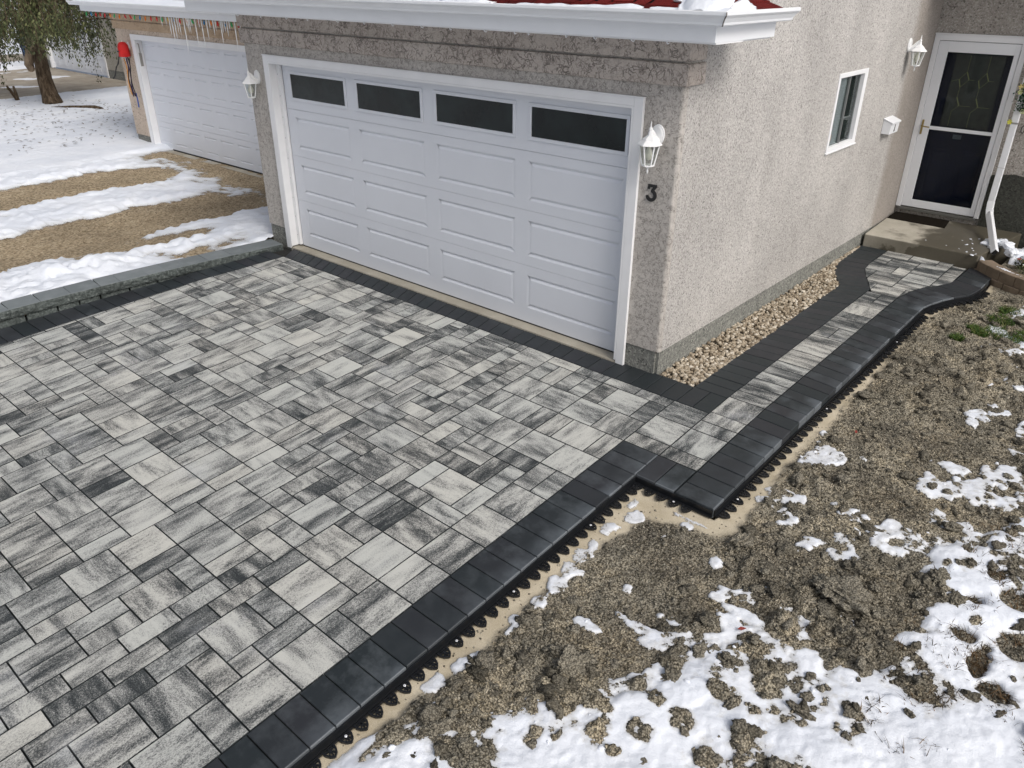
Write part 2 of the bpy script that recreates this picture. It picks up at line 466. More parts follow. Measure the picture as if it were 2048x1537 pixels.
cv = t.vor(95); c = t.mix(t.ramp(cv, [(.40, 0.0), (.72, .7)]), c, (.045, .04, .03))
t.base(c); t.bump(t.math('SUBTRACT', t.noise(90, 6, .75), t.math('MULTIPLY', cv, .6)), .018, 1.0); M['clod'] = t.m
t = NT('river_pebble'); t.rough(.62); t.spec(.35)
c = t.ramp(t.attr('tone'), [(0.0, (.17, .13, .088)), (.25, (.28, .23, .165)), (.55, (.37, .313, .235)), (.8, (.46, .405, .32)), (1.0, (.58, .53, .45))])
c = t.mix(1.0, c, t.ramp(t.noise(55, 5, .6), [(.3, .78), (.7, 1.1)]), 'MULTIPLY')
t.base(c); M['pebble'] = t.m
t = NT('crushed_limestone'); t.rough(.95); t.spec(.15)
n2 = t.noise(26, 6, .75); vx = t.xyz(t.vor(40, out='Color'))[0]
c = t.ramp(t.math('ADD', t.math('MULTIPLY', n2, .6), t.math('MULTIPLY', vx, .4)), [(.25, (.16, .12, .075)), (.5, (.36, .285, .185)), (.75, (.55, .46, .33))])
c = t.mix(1.0, c, t.ramp(t.noise(1.3, 5), [(.3, .78), (.7, 1.12)]), 'MULTIPLY')
t.base(c); t.bump(t.math('ADD', n2, t.vor(40)), .02, .9); M['limestone'] = t.m

t = NT('red_shingle'); t.rough(.9); t.spec(.1)
c = t.ramp(t.noise(120, 3), [(.3, (.055, .006, .006)), (.7, (.16, .018, .016))])
t.base(t.mix(1.0, c, t.ramp(t.xyz(t.attr('pv', 'Vector'))[0], [(0.0, .6), (1.0, 1.3)]), 'MULTIPLY')); t.bump(t.noise(150, 3), .003); M['shingle'] = t.m
t = NT('bark'); t.rough(.95); t.spec(.1)
w = t.noise(1, 6, .7, src=t.mapping((16, 16, 3.0)), dist=.6)
t.base(t.ramp(w, [(.32, (.020, .015, .010)), (.5, (.085, .062, .042)), (.72, (.20, .155, .11))])); t.bump(w, .06, 1.0); M['bark'] = t.m
t = NT('pale_bark'); t.rough(.9); w = t.noise(1, 5, .6, src=t.mapping((9, 9, 3)))
t.base(t.ramp(w, [(.3, (.16, .115, .075)), (.7, (.36, .27, .185))])); t.bump(w, .02); M['pale_bark'] = t.m
def leaf_mat(name, a, b, c3):
    t = NT(name); t.rough(.6); t.spec(.25)
    t.base(t.ramp(t.attr('tone'), [(0.0, a), (.6, b), (1.0, c3)])); return t.m
M['leaf'] = leaf_mat('willow_leaf', (.030, .038, .016), (.085, .10, .040), (.18, .19, .085))
M['grass'] = leaf_mat('lawn_grass', (.020, .045, .008), (.055, .115, .020), (.17, .18, .05))
M['dead'] = leaf_mat('dead_leaf', (.02, .014, .008), (.07, .045, .022), (.18, .11, .05))
# ------------------------------------------------------------------ terrain levels
SD = 0.0515
def zp(y):                     # paving level: level along the walk, falling to the street
    return SD * y if y < 0 else 0.0
zpv = lambda y: np.where(y < 0, SD * y, 0.0)

# ------------------------------------------------------------------ paving blocks
class Blocks:
    def __init__(s):
        s.V = []; s.F3 = []; s.F = {}; s.st = {}; s.pv = {}
    def face(s, idx, st, pv):
        k = len(idx)
        s.F.setdefault(k, []).append(idx); s.st.setdefault(k, []).append(st); s.pv.setdefault(k, []).append(pv)
    def block(s, P, zf, dz, st, pv, depth=.07, inset=.0020, gap=.0031, edge_dark=0.0):
        """P ccw polygon; st = list of (across, along, seed) per corner"""
        n = len(P)
        def off(d):
            out = []
            for i in range(n):
                a = P[i - 1]; b = P[i]; c = P[(i + 1) % n]
                e1 = (b[0] - a[0], b[1] - a[1]); e2 = (c[0] - b[0], c[1] - b[1])
                l1 = math.hypot(*e1) or 1; l2 = math.hypot(*e2) or 1
                n1 = (-e1[1] / l1, e1[0] / l1); n2 = (-e2[1] / l2, e2[0] / l2)
                k = 1 + n1[0] * n2[0] + n1[1] * n2[1]
                k = max(k, .3)
                out.append((b[0] + d * (n1[0] + n2[0]) / k, b[1] + d * (n1[1] + n2[1]) / k))
            return out
        A = off(gap); B = off(gap + inset)
        base = len(s.V)
        for q in A: s.V.append((q[0], q[1], zf(q[1]) + dz - depth))
        for q in A: s.V.append((q[0], q[1], zf(q[1]) + dz - inset * .8))
        for q in B: s.V.append((q[0], q[1], zf(q[1]) + dz))
        s.face([base + 2 * n + i for i in range(n)], st, pv)
        for i in range(n):
            j = (i + 1) % n
            pe = (pv[0] - edge_dark, pv[1], pv[2])
            s.face([base + n + i, base + n + j, base + 2 * n + j, base + 2 * n + i], [st[i], st[j], st[j], st[i]], pe)
            s.face([base + i, base + j, base + n + j, base + n + i], [st[i], st[j], st[j], st[i]], pe)
    def build(s, name, m, parent=None):
        Fs = []; st = []; pv = []
        for k in s.F:
            Fs.append(np.array(s.F[k], np.int32)); st += [c for f in s.st[k] for c in f]; pv += s.pv[k]
        return np_mesh(name, s.V, Fs, m, {'st': ('CORNER', 'FLOAT_VECTOR', st), 'pv': ('FACE', 'FLOAT_VECTOR', pv)}, parent)

# field pavers: 30 cm squares and 15 x 30 cm rectangles on a 15 cm grid
GX, GY = .1560, .1540
X0, Y14 = .339, -1.0
cx_ = lambda i: X0 + GX * i
cy_ = lambda j: Y14 + GY * (j - 14)
FLARE = [(.651, 3.35), (.975, 3.35), (1.03, 3.65), (1.13, 3.95), (1.29, 4.2), (1.29, 4.93), (.33, 4.93), (.34, 4.3), (.40, 3.92)]
def in_poly(x, y, P):
    c = False; n = len(P)
    for i in range(n):
        a = P[i]; b = P[i - 1]
        if (a[1] > y) != (b[1] > y) and x < (b[0] - a[0]) * (y - a[1]) / (b[1] - a[1]) + a[0]: c = not c
    return c
def left_edge(y):
    ys = [-7.2, -3.43, -2.74, -2.0, -1.3, -.7, -.27, 1]
    xs = [-5.34, -5.335, -5.335, -5.305, -5.285, -5.2, -5.147, -5.14]
    return float(np.interp(y, ys, xs))
def allowed(i, j):
    xc, yc = cx_(i + .5), cy_(j + .5)
    if yc < -7.2: return False
    if j < 14: return i < 0 and xc > left_edge(yc) - .2
    if j < 19: return i < 4 and xc > left_edge(yc) - .2
    if yc < 3.35: return 2 <= i < 4
    return yc < 4.96 and 0 <= i < 7 and any(in_poly(xc + dx, yc + dy, FLARE) for dx in (-.05, .05) for dy in (-.06, .06))
SEEDS = [(-2, -2, 2, 2), (-2, 0, 1, 2), (-1, 0, 1, 2), (-4, 0, 2, 2), (-4, -1, 2, 1), (-6, -1, 2, 2), (-3, -3, 1, 2), (-5, -3, 2, 2), (-5, -4, 2, 1),
         (-2, -3, 2, 1), (-2, -5, 2, 2), (-3, -5, 1, 2), (-8, 0, 2, 2), (-6, 1, 2, 1), (-8, -1, 2, 1),
         (2, 19, 2, 2)]
def tile(seed):
    r = random.Random(seed); occ = set(); out = []; bad = 0
    for i, j, w, h in SEEDS:
        out.append((i, j, w, h)); occ |= {(i + a, j + b) for a in range(w) for b in range(h)}
    for j in range(-28, 52):
        for i in range(-38, 8):
            if (i, j) in occ or not allowed(i, j): continue
            fr = lambda a, b: (i + a, j + b) not in occ and allowed(i + a, j + b)
            opts = []
            if fr(1, 0) and fr(0, 1) and fr(1, 1): opts += [(2, 2)] * 5
            if fr(0, 1): opts += [(1, 2)] * 3
            if fr(1, 0): opts += [(2, 1)] * (3 if j < 19 else 7)
            w, h = r.choice(opts) if opts else (1, 1)
            if (w, h) == (1, 1): bad += 1
            if (w, h) == (1, 2) and fr(1, 0) is False and j > 19 and 2 <= i < 4 and not fr(0, 1): bad += 1
            out.append((i, j, w, h)); occ |= {(i + a, j + b) for a in range(w) for b in range(h)}
    return bad, out
def clip(P, px, py, nx, ny):
    out = []
    for k in range(len(P)):
        a, b = P[k], P[(k + 1) % len(P)]
        da = (a[0] - px) * nx + (a[1] - py) * ny; db = (b[0] - px) * nx + (b[1] - py) * ny
        if da >= 0: out.append(a)
        if (da >= 0) != (db >= 0):
            q = da / (da - db); out.append((a[0] + (b[0] - a[0]) * q, a[1] + (b[1] - a[1]) * q))
    res = []
    for q in out:
        if not res or math.hypot(q[0] - res[-1][0], q[1] - res[-1][1]) > .004: res.append(q)
    if len(res) > 1 and math.hypot(res[0][0] - res[-1][0], res[0][1] - res[-1][1]) < .004: res.pop()
    return res
def clip_line(P, line, side):
    """keep the side of polyline x(y): +1 right, -1 left"""
    yc = sum(q[1] for q in P) / len(P)
    f = lambda y: float(np.interp(y, [q[1] for q in line], [q[0] for q in line]))
    a, b = f(yc - .07), f(yc + .07); dx, dy = b - a, .14; L = math.hypot(dx, dy)
    return clip(P, f(yc), yc, dy / L * side, -dx / L * side)
LI_IN = [(.651, 3.0), (.651, 3.40), (.42, 3.90), (.365, 4.06), (.335, 4.30), (.328, 4.93)]
RI_IN = [(.963, -1.305), (.963, 3.3), (.975, 3.42), (1.02, 3.65), (1.11, 3.92), (1.22, 4.08), (1.28, 4.28), (1.29, 4.93)]
best = min((tile(s) for s in range(14)), key=lambda q: q[0])[1]
drive = Blocks(); walk = Blocks()
rp = random.Random(11)
for i, j, w, h in best:
    x0, x1, y0, y1 = cx_(i), cx_(i + w), cy_(j), cy_(j + h)
    P = [(x0, y0), (x1, y0), (x1, y1), (x0, y1)]
    xc, yc = (x0 + x1) / 2, (y0 + y1) / 2
    # streaks run with the strip they were cast in
    pr = .70 if j < 14 else .25
    if xc > -1.2 and yc > -2.4: pr = .35
    if j >= 19: pr = .12
    along_y = rp.random() < pr
    if (w, h) == (2, 1) and j < 14 and rp.random() < .5: along_y = True
    sx, sy = rp.uniform(0, 50), rp.uniform(0, 50); sd = rp.uniform(0, 50)
    jx = 1 if rp.random() < .5 else -1
    st = [((x * jx + sx, y + sy, sd) if along_y else (y * jx + sx, x + sy, sd)) for x, y in P]
    small = (w * h) < 4
    b = rp.gauss(.020, .046) + (-.030 if small else .014)
    if small and rp.random() < .09: b -= .12
    if rp.random() < .14: b += .07
    if j >= 19: b -= .055 + (.05 if yc > 3.6 else 0) * rp.random()
    pv = (b, rp.random(), rp.random())
    Q = P
    if j < 19:
        if i < 2: Q = clip(Q, 0, -.263, 0, -1)
        if xc < -4.5 and len(Q) > 2: Q = clip_line(Q, [(left_edge(y) + .001, y) for y in np.linspace(-7.3, .3, 60)], 1)
    elif yc > 3.2:
        Q = clip_line(Q, LI_IN, 1)
        if len(Q) > 2: Q = clip_line(Q, RI_IN, -1)
    if len(Q) < 3: continue
    ar = abs(sum(Q[k][0] * Q[(k + 1) % len(Q)][1] - Q[(k + 1) % len(Q)][0] * Q[k][1] for k in range(len(Q)))) / 2
    if ar < .0022: continue
    st = [((x * jx + sx, y + sy, sd) if along_y else (y * jx + sx, x + sy, sd)) for x, y in Q]; P = Q
    (walk if j >= 19 else drive).block(P, zp, rp.gauss(0, .0007), st, pv, edge_dark=.42)
tag(drive.build('driveway_paving', M['paver']), kind='structure')
tag(walk.build('walkway_paving', M['paver']), kind='structure')
# bedding under the joints
mb = MB()
def strip_xy(mb, pts_l, pts_r, dz):
    for k in range(len(pts_l) - 1):
        q = [pts_l[k], pts_r[k], pts_r[k + 1], pts_l[k + 1]]
        mb.poly([(x, y, zp(y) + dz) for x, y in q])
strip_xy(mb, [(-5.75, -7.2), (-5.75, -1.0)], [(.64, -7.2), (.64, -1.0)], -.040)
strip_xy(mb, [(-5.75, -1.0), (-5.55, 0)], [(1.25, -1.0), (1.25, 0)], -.040)
strip_xy(mb, [(.66, -1.3), (.66, -1.0)], [(1.25, -1.3), (1.25, -1.0)], -.040)
strip_xy(mb, [(.36, 0), (.36, 3.3), (.20, 3.65), (.07, 4.0), (.02, 4.92)], [(1.25, 0), (1.25, 3.3), (1.36, 3.65), (1.53, 4.0), (1.55, 4.92)], -.040)
tag(mb.build('bedding_sand', M['joint']), kind='structure')

# charcoal soldier-course border
bord = Blocks()
def resample(P, n):
    P = np.array(P, float); d = np.r_[0, np.cumsum(np.hypot(*np.diff(P, axis=0).T))]
    s = np.linspace(0, d[-1], n + 1)
    return np.stack([np.interp(s, d, P[:, 0]), np.interp(s, d, P[:, 1])], -1)
def plen(P):
    P = np.array(P, float); return float(np.hypot(*np.diff(P, axis=0).T).sum())
def soldier(inner, outer, pitch=.1545, dz=.0015, edge=1.0):
    n = max(1, round(plen(inner if plen(inner) > plen(outer) else outer) / pitch))
    A = resample(inner, n); B = resample(outer, n)
    for k in range(n):
        P = [tuple(A[k]), tuple(B[k]), tuple(B[k + 1]), tuple(A[k + 1])]
        ar = sum(P[i][0] * P[(i + 1) % 4][1] - P[(i + 1) % 4][0] * P[i][1] for i in range(4))
        st = [(0, 0, 0), (1, 0, 0), (1, 1, 0), (0, 1, 0)]
        if ar < 0: P = P[::-1]; st = st[::-1]
        bord.block(P, zp, dz + rp.gauss(0, .0008), st, (rp.random(), min(1, max(0, rp.gauss(.5, .4))) * edge, rp.random()), depth=.075, inset=.0040, gap=.0034)
soldier([(.339, -1.0), (.339, -7.2)], [(.645, -1.0), (.645, -7.2)])
soldier([(.647, -1.0), (.956, -1.0)], [(.647, -1.305), (.956, -1.305)])
RI = [(.963, -1.305), (.963, 3.3), (.975, 3.42), (1.02, 3.65), (1.11, 3.92), (1.22, 4.08), (1.28, 4.28), (1.29, 4.93)]
RO = [(1.262, -1.305), (1.262, 3.22), (1.29, 3.36), (1.365, 3.60), (1.45, 3.79), (1.535, 3.93), (1.57, 4.15), (1.578, 4.80)]
def piece(I, O, pitch=.1545, **k):
    soldier(I[:2], O[:2], pitch, **k); soldier(I[1:], O[1:], .19, **k)
piece(RI, RO)
LI = [(.651, .040), (.651, 3.40), (.42, 3.90), (.365, 4.06), (.335, 4.30), (.328, 4.93)]
LO = [(.347, .040), (.347, 3.30), (.14, 3.68), (.055, 3.95), (.035, 4.20), (.004, 4.93)]
piece(LI, LO, edge=.12)
soldier([(.651, -.262), (-.40, -.262)], [(.651, .038), (-.40, .038)], edge=.0)
soldier([(-.402, -.262), (-5.13, -.262)], [(-.402, .0), (-5.30, .0)], edge=.25)
ly = [-.264, -.7, -1.3, -2.0, -2.74, -3.43, -7.2]
CURB = [(-5.45, -.06), (-5.53, -.9), (-5.575, -1.6), (-5.665, -2.3), (-5.72, -3.0), (-5.73, -3.6), (-5.73, -7.2)]
def curb_x(y): return float(np.interp(-y, [-c[1] for c in CURB], [c[0] for c in CURB]))
soldier([(left_edge(y), y) for y in ly], [(curb_x(y) - .02, y) for y in ly], dz=.0018, edge=.3)
tag(bord.build('paver_border', M['border']), kind='structure')

# ------------------------------------------------------------------ split-face block curb
def curb_top(y): return float(np.interp(y, [-7.2, -3.4, -2.4, -1.6, 0], [-.12, .0, .021, .040, .030]))
curb = thing('block_curb', 'dark split-face block curb along the left edge of the paved driveway', 'curb', (-5.8, -3.5, -.2))
front = resample(CURB, 200); dcum = np.r_[0, np.cumsum(np.hypot(*np.diff(front, axis=0).T))]
def at_len(s): return np.array([np.interp(s, dcum, front[:, 0]), np.interp(s, dcum, front[:, 1])])
def rock_block(bl, s0, s1, back, z0f, z1f, amp, rec=0.0, pvv=.5):
    """one block: rough front face, flat top"""
    pass
capF = MB(); capT = Blocks(); baseF = MB()
def curb_course(mb, tops, s0, s1, depth, zt, zb, amp, rec, seed):
    p0, p1 = at_len(s0), at_len(s1)
    d = (p1 - p0) / np.linalg.norm(p1 - p0); nrm = np.array([-d[1], d[0]])   # toward +x for travel in -y
    if nrm[0] < 0: nrm = -nrm
    nu, nv = 12, 4
    grid = []
    for a in range(nu + 1):
        row = []
        for b in range(nv + 1):
            u = a / nu; v = b / nv
            q = p0 + (p1 - p0) * u
            e = min(u, 1 - u) * 14; e2 = min(v, 1 - v) * 4
            bul = amp * min(1, e) * min(1, e2) * (0.35 + 1.1 * float(fbm(np.array([u * 5 + seed * 3.1]), np.array([v * 3 + seed]), 5, 3)[0]))
            q = q + nrm * (bul - rec)
            row.append(mb.bm.verts.new((q[0], q[1], zb(q[1]) + (zt(q[1]) - zb(q[1])) * v)))
        grid.append(row)
    for a in range(nu):
        for b in range(nv):
            mb.bm.faces.new((grid[a][b], grid[a + 1][b], grid[a + 1][b + 1], grid[a][b + 1]))
    # back edge + closing faces
    bk0, bk1 = p0 - nrm * depth, p1 - nrm * depth
    vb = [mb.bm.verts.new((q[0], q[1], z)) for q, z in ((bk0, zb(bk0[1])), (bk1, zb(bk1[1])), (bk1, zt(bk1[1])), (bk0, zt(bk0[1])))]
    mb.bm.faces.new([grid[0][b] for b in range(nv + 1)] + [vb[3], vb[0]])
    mb.bm.faces.new([vb[1], vb[2]] + [grid[nu][b] for b in range(nv, -1, -1)])
    mb.bm.faces.new(vb)
    if tops is not None:
        tp = [(grid[a][nv].co.x, grid[a][nv].co.y) for a in range(nu + 1)]
        P = [tuple(bk1), tuple(bk0)] + [tp[0], tp[nu]]
        ar = sum(P[i][0] * P[(i + 1) % 4][1] - P[(i + 1) % 4][0] * P[i][1] for i in range(4))
        if ar < 0: P = P[::-1]
        tops.block(P, zt, .0025, [(0, 0, 0)] * 4, (random.random(), random.random(), 0), depth=.004, inset=.002, gap=.0006)
s = 0.0; k = 0
while s < 7.0:
    L = random.choice([.21, .30, .30, .40]) if s > 0 else .46
    curb_course(capF, capT, s + .0006, s + L - .0006, .30, curb_top, lambda y: curb_top(y) - .088, .018, .0, k)
    s += L; k += 1
s = .9
while s < 7.0:
    L = random.choice([.22, .24, .31])
    curb_course(baseF, None, s + .008, s + L - .010, .22, lambda y: curb_top(y) - .089, lambda y: zp(y) - .05, .012, .028, k)
    s += L; k += 1
capF.build('cap_course', M['curb_face'], curb); capT.build('cap_top', M['curb_top'], curb); baseF.build('base_course', M['curb_face'], curb)

# ------------------------------------------------------------------ far ground, left yard
def grid(x0, x1, y0, y1, d, dy=None):
    xs = np.arange(x0, x1 + d / 2, d); ys = np.arange(y0, y1 + d / 2, dy or d)
    X, Y = np.meshgrid(xs, ys); return X, Y
def grid_faces(shape, keep=None):
    ny, nx = shape
    i = np.arange(nx * ny).reshape(ny, nx)
    q = np.stack([i[:-1, :-1], i[:-1, 1:], i[1:, 1:], i[1:, :-1]], -1)
    if keep is not None:
        kk = keep[:-1, :-1] | keep[:-1, 1:] | keep[1:, 1:] | keep[1:, :-1]
        q = q[kk]
    return q.reshape(-1, 4)
def height_mesh(name, X, Y, Z, m, keep=None, attrs=None, kind='structure'):
    F = grid_faces(X.shape, keep)
    V = np.stack([X, Y, Z], -1).reshape(-1, 3)
    used = np.unique(F); remap = np.full(len(V), -1); remap[used] = np.arange(len(used))
    at = None
    if attrs: at = {k: ('POINT', 'FLOAT', v.ravel()[used]) for k, v in attrs.items()}
    o = np_mesh(name, V[used], remap[F], m, at, smooth=True)
    return tag(o, kind=kind)

gx = np.r_[-400, -200, -120, -80, -60, np.arange(-50, -23, 1.5), -23, -22.5, -10, 0, 10, 30, 80, 200, 400]
gy = np.r_[-400, -200, -80, -40, -20, np.arange(-10, 24, 1.5), 40, 80, 200, 400]
X, Y = np.meshgrid(gx, gy)
Z = np.where((X > -22.9) & (X < 12) & (np.abs(Y) < 22), -.95, -.36) + .05 * fbm(X * .25, Y * .25, 3)
height_mesh('snow_ground', X, Y, Z, M['snow'])

def zleft(X, Y):
    t = sstep(5.9, 9.2, -X)
    near = -.015 + .03 * np.minimum(Y, 0) * 1.0
    far = -.235 + .022 * (Y - 2.45)
    far = far - .05 * sstep(14, 24, -X)
    return near * (1 - t) + far * t
def seg_dist(X, Y, pts):
    best = np.full(X.shape, 1e9); par = np.zeros(X.shape)
    for (ax, ay), (bx, by) in zip(pts[:-1], pts[1:]):
        dx, dy = bx - ax, by - ay
        t = np.clip(((X - ax) * dx + (Y - ay) * dy) / (dx * dx + dy * dy + 1e-12), 0, 1)
        best = np.minimum(best, np.hypot(X - ax - t * dx, Y - ay - t * dy))
    return best
X, Y = grid(-26.5, -5.74, -6.5, 9.0, .042)
X2 = X
base = zleft(X, Y)
G = base + .010 * fbm(X * 3, Y * 3, 21, 3)
gk = (X > -14.6)
height_mesh('gravel_driveway', X, Y, G, M['limestone'], gk)
n1 = fbm(X * .8, Y * .8, 31, 4); n2 = fbm(X * 3.3, Y * 3.3, 41, 4); n3 = fbm(X * 8, Y * 14, 51, 4)
th = .074 + .035 * n1 + .034 * n2 + .030 * n3
tr1 = seg_dist(X, Y, [(-11.75, -7), (-11.78, -1.25), (-11.92, -.4), (-11.88, .45), (-11.7, .85)])
tr2 = seg_dist(X, Y, [(-8.55, -7), (-8.6, -2.3), (-8.65, -1.3), (-8.75, -.2), (-8.62, .55)])
def dip(d, w, a): return -a * (1 - sstep(w * .60, w * 1.35, d))
th = th + dip(tr1 + .10 * n2 + .05 * n3, .72, .15) + dip(tr2 + .12 * n2 + .06 * n3, .92, .15)
# thin patchy strip in front of the neighbour's door, a few bare spots in the bank
ap = np.exp(-((Y - 2.35) / .75) ** 2) * (X > -14.1) * (X < -6)
th = th - ap * (.10 + .05 * n2)
ap2 = np.exp(-((X + 13.7) / .8) ** 2 - ((Y - 1.9) / .5) ** 2)
th = th - .25 * sstep(-14.75, -14.5, X + .1 * n2) * sstep(-13.3, -13.6, X + .1 * n2) * sstep(1.45, 1.7, Y + .1 * n2)
for bx, by, r, a in [(-7.25, -1.0, .42, .10), (-7.35, -1.7, .30, .09), (-7.1, -.45, .35, .09), (-6.3, -.35, .28, .065), (-6.05, -.75, .35, .06), (-6.2, -1.1, .25, .05)]:
    th = th - a * np.exp(-(((X - bx) / r) ** 2 + ((Y - by) / (r * 1.3)) ** 2)) * (1 + .9 * n2)
bank = np.exp(-((X + 6.65 + .12 * n1) / .42) ** 2) * sstep(.3, -.9, Y)
th = th + bank * (.035 + .07 * n2 + .035 * n3)
# lawn cover away from the drive is thicker and smoother
lawn = sstep(-13.1, -13.6, X)
th = th * (1 - lawn) + lawn * (.10 + .02 * n1 + .010 * n3)
th = th - .2 * sstep(-23.35, -23.75, X + .08 * n2)        # edge of the far concrete drive
th = np.where(X > curb_x(-3) - .27 , th, th)
cbx = np.interp(-Y, [-c[1] for c in CURB], [c[0] for c in CURB])
th = th - .07 * sstep(-.34, -.22, X - cbx) * (Y < .1)
# dents: old foot and paw prints on the bank
for _ in range(90):
    px, py = random.uniform(-7.1, -5.9), random.uniform(-3.5, 1.6)
    r = random.uniform(.03, .08)
    th = th - random.uniform(.015, .04) * np.exp(-(((X - px) / r) ** 2 + ((Y - py) / r) ** 2))
S = base + th
height_mesh('snow_cover', X, Y, S, M['dirty_snow'], (th > .001) & (X > -23.9), {'thk': S - np.where(X > -14.5, G, -.28)})

# far concrete drive and the strip beyond it
mb = MB()
mb.poly([(-32.4, 7.45, -.262), (-32.4, -30, -.262), (-23.3, -30, -.262), (-23.3, 7.45, -.262)])
tag(mb.build('concrete_driveway', M['drive_concrete']), kind='structure')
X, Y = grid(-34.8, -23.0, -6, 7.3, .10)
n1 = fbm(X * .7, Y * .35, 61, 4); n2 = fbm(X * 3, Y * 3, 71, 3)
th = -.03 + .055 * n1 + .014 * n2 + .06 * np.exp(-((X + 25.8) / .6) ** 2) * sstep(3.5, -.5, Y) + .11 * sstep(-32.1, -32.8, X)
height_mesh('drive_snow', X, Y, -.262 + th, M['thin_snow'], th > .001)
mb = MB(); mb.poly([(-39.5, 30, -.29), (-39.5, -30, -.29), (-35.4, -30, -.29), (-35.4, 30, -.29)])
tag(mb.build('concrete_path', M['drive_concrete']), kind='structure')
mb = MB(); mb.poly([(-14.6, 1.62, -.172), (-13.7, 1.62, -.172), (-13.7, 2.44, -.172), (-14.6, 2.44, -.172)])
tag(mb.build('door_apron', M['slab']), kind='structure')

# ------------------------------------------------------------------ dug soil of the front yard
OUT = [(.645, -8), (.645, -1.305), (1.262, -1.305), (1.262, 3.22), (1.29, 3.36), (1.365, 3.60), (1.45, 3.79), (1.535, 3.93), (1.57, 4.15), (1.578, 4.60), (1.578, 7)]
def xr(Y): return np.where(Y < -1.305, .645, np.interp(Y, [c[1] for c in OUT[2:]], [c[0] for c in OUT[2:]]))
def paving_dist(X, Y):
    d = seg_dist(X, Y, OUT); return np.where(X < xr(Y), -d, d)
def yard_level(X, Y):
    return zpv(Y) - .072 - .020 * sstep(1.4, 3.2, X) + .02 * fbm(X * .9, Y * .9, 5, 2)
MOUND = [(1.63, -3.13, 0.072, 0.105), (1.78, -2.98, 0.083, 0.099), (1.9, -2.8, 0.097, 0.082), (2.11, -2.3, 0.082, 0.131), (1.96, -2.54, 0.074, 0.06), (2.21, -2.45, 0.037, 0.036), (1.63, -2.76, 0.048, 0.049), (2.17, -2.69, 0.059, 0.073), (2.08, -2.9, 0.052, 0.051), (1.34, -3.11, 0.137, 0.072), (1.54, -3.0, 0.111, 0.063), (1.92, -2.12, 0.074, 0.069), (2.17, -1.82, 0.048, 0.046), (2.27, -1.72, 0.047, 0.041), (2.42, -1.77, 0.117, 0.104), (2.53, -1.74, 0.077, 0.069), (1.69, -2.13, 0.055, 0.073), (2.47, -1.94, 0.044, 0.033), (2.66, -1.09, 0.07, 0.093), (2.82, -1.19, 0.053, 0.068), (2.57, -0.82, 0.04, 0.05), (2.66, -0.75, 0.058, 0.081), (1.49, -3.29, 0.023, 0.024), (1.75, -3.16, 0.047, 0.038), (1.75, -2.78, 0.062, 0.057), (1.82, -2.54, 0.039, 0.046), (2.0, -1.9, 0.067, 0.108), (1.68, -2.53, 0.077, 0.056), (2.06, -2.54, 0.037, 0.036)]
def soil_height(X, Y):
    d = paving_dist(X, Y)
    n1 = fbm(X * 2.1, Y * 2.1, 101, 4); n2 = fbm(X * 9, Y * 9, 111, 4)
    w = .15 + .07 * n1 + .05 * n2 + .13 * np.exp(-((X - .80) / .25) ** 2 - ((Y + 1.55) / .30) ** 2) - .10 * sstep(.3, 3.2, Y)
    k = sstep(-.02, .07, d - w)
    c1 = cells(X * 8 + .9 * n2, Y * 8 + .9 * n1, 3); c2 = cells(X * 17 + .5 * n2, Y * 17, 7); c3 = cells(X * 34, Y * 34, 9)
    gate = sstep(-.10, .35, fbm(X * 1.7, Y * 1.7, 131, 3) + .05)
    clod = .054 * np.maximum(0, 1 - c1 ** 2) * gate * (.6 + .8 * n2) + .026 * np.maximum(0, 1 - c2 ** 2) * (.35 + .65 * gate) + .011 * np.maximum(0, 1 - c3 ** 2)
    n3 = fbm(X * 26, Y * 26, 117, 4)
    soil = yard_level(X, Y) + .024 * n1 + .014 * n2 + .013 * n3 + clod - .010
    md = np.zeros(np.shape(X))
    for px, py, a, b in MOUND:
        q = np.hypot((X - px + .02 * n2) / a, (Y - py + .02 * n3) / b); md = np.maximum(md, 1 - sstep(.45, 1.25, q + .35 * n2 + .3 * n3))
    soil = soil + md * (.052 + .025 * n3 + .020 * n2)
    sand = zpv(Y) - .066 - .06 * np.clip(d, 0, .3) + .006 * n1 + .003 * n2
    z = sand * (1 - k) + soil * k
    z = np.where(d < .016, zpv(Y) - .16, z)
    return z, k, d
X, Y = grid(.42, 4.6, -5.4, 5.9, .0125, .0125)
Z, K, D = soil_height(X, Y)
inplant = (Y > 4.42) & (X > 1.30)
height_mesh('soil_ground', X, Y, Z, M['soil'], (D > -.08), {'sand': 1 - K, 'damp': np.clip(.62 * sstep(-.12, .42, fbm(X * 2.3 + 5, Y * 2.3, 291, 4)) + .38 * sstep(-.05, .35, fbm(X * 8, Y * 8, 293, 3)) + .25 * sstep(1.9, 3.0, X) - .10, 0, 1)})

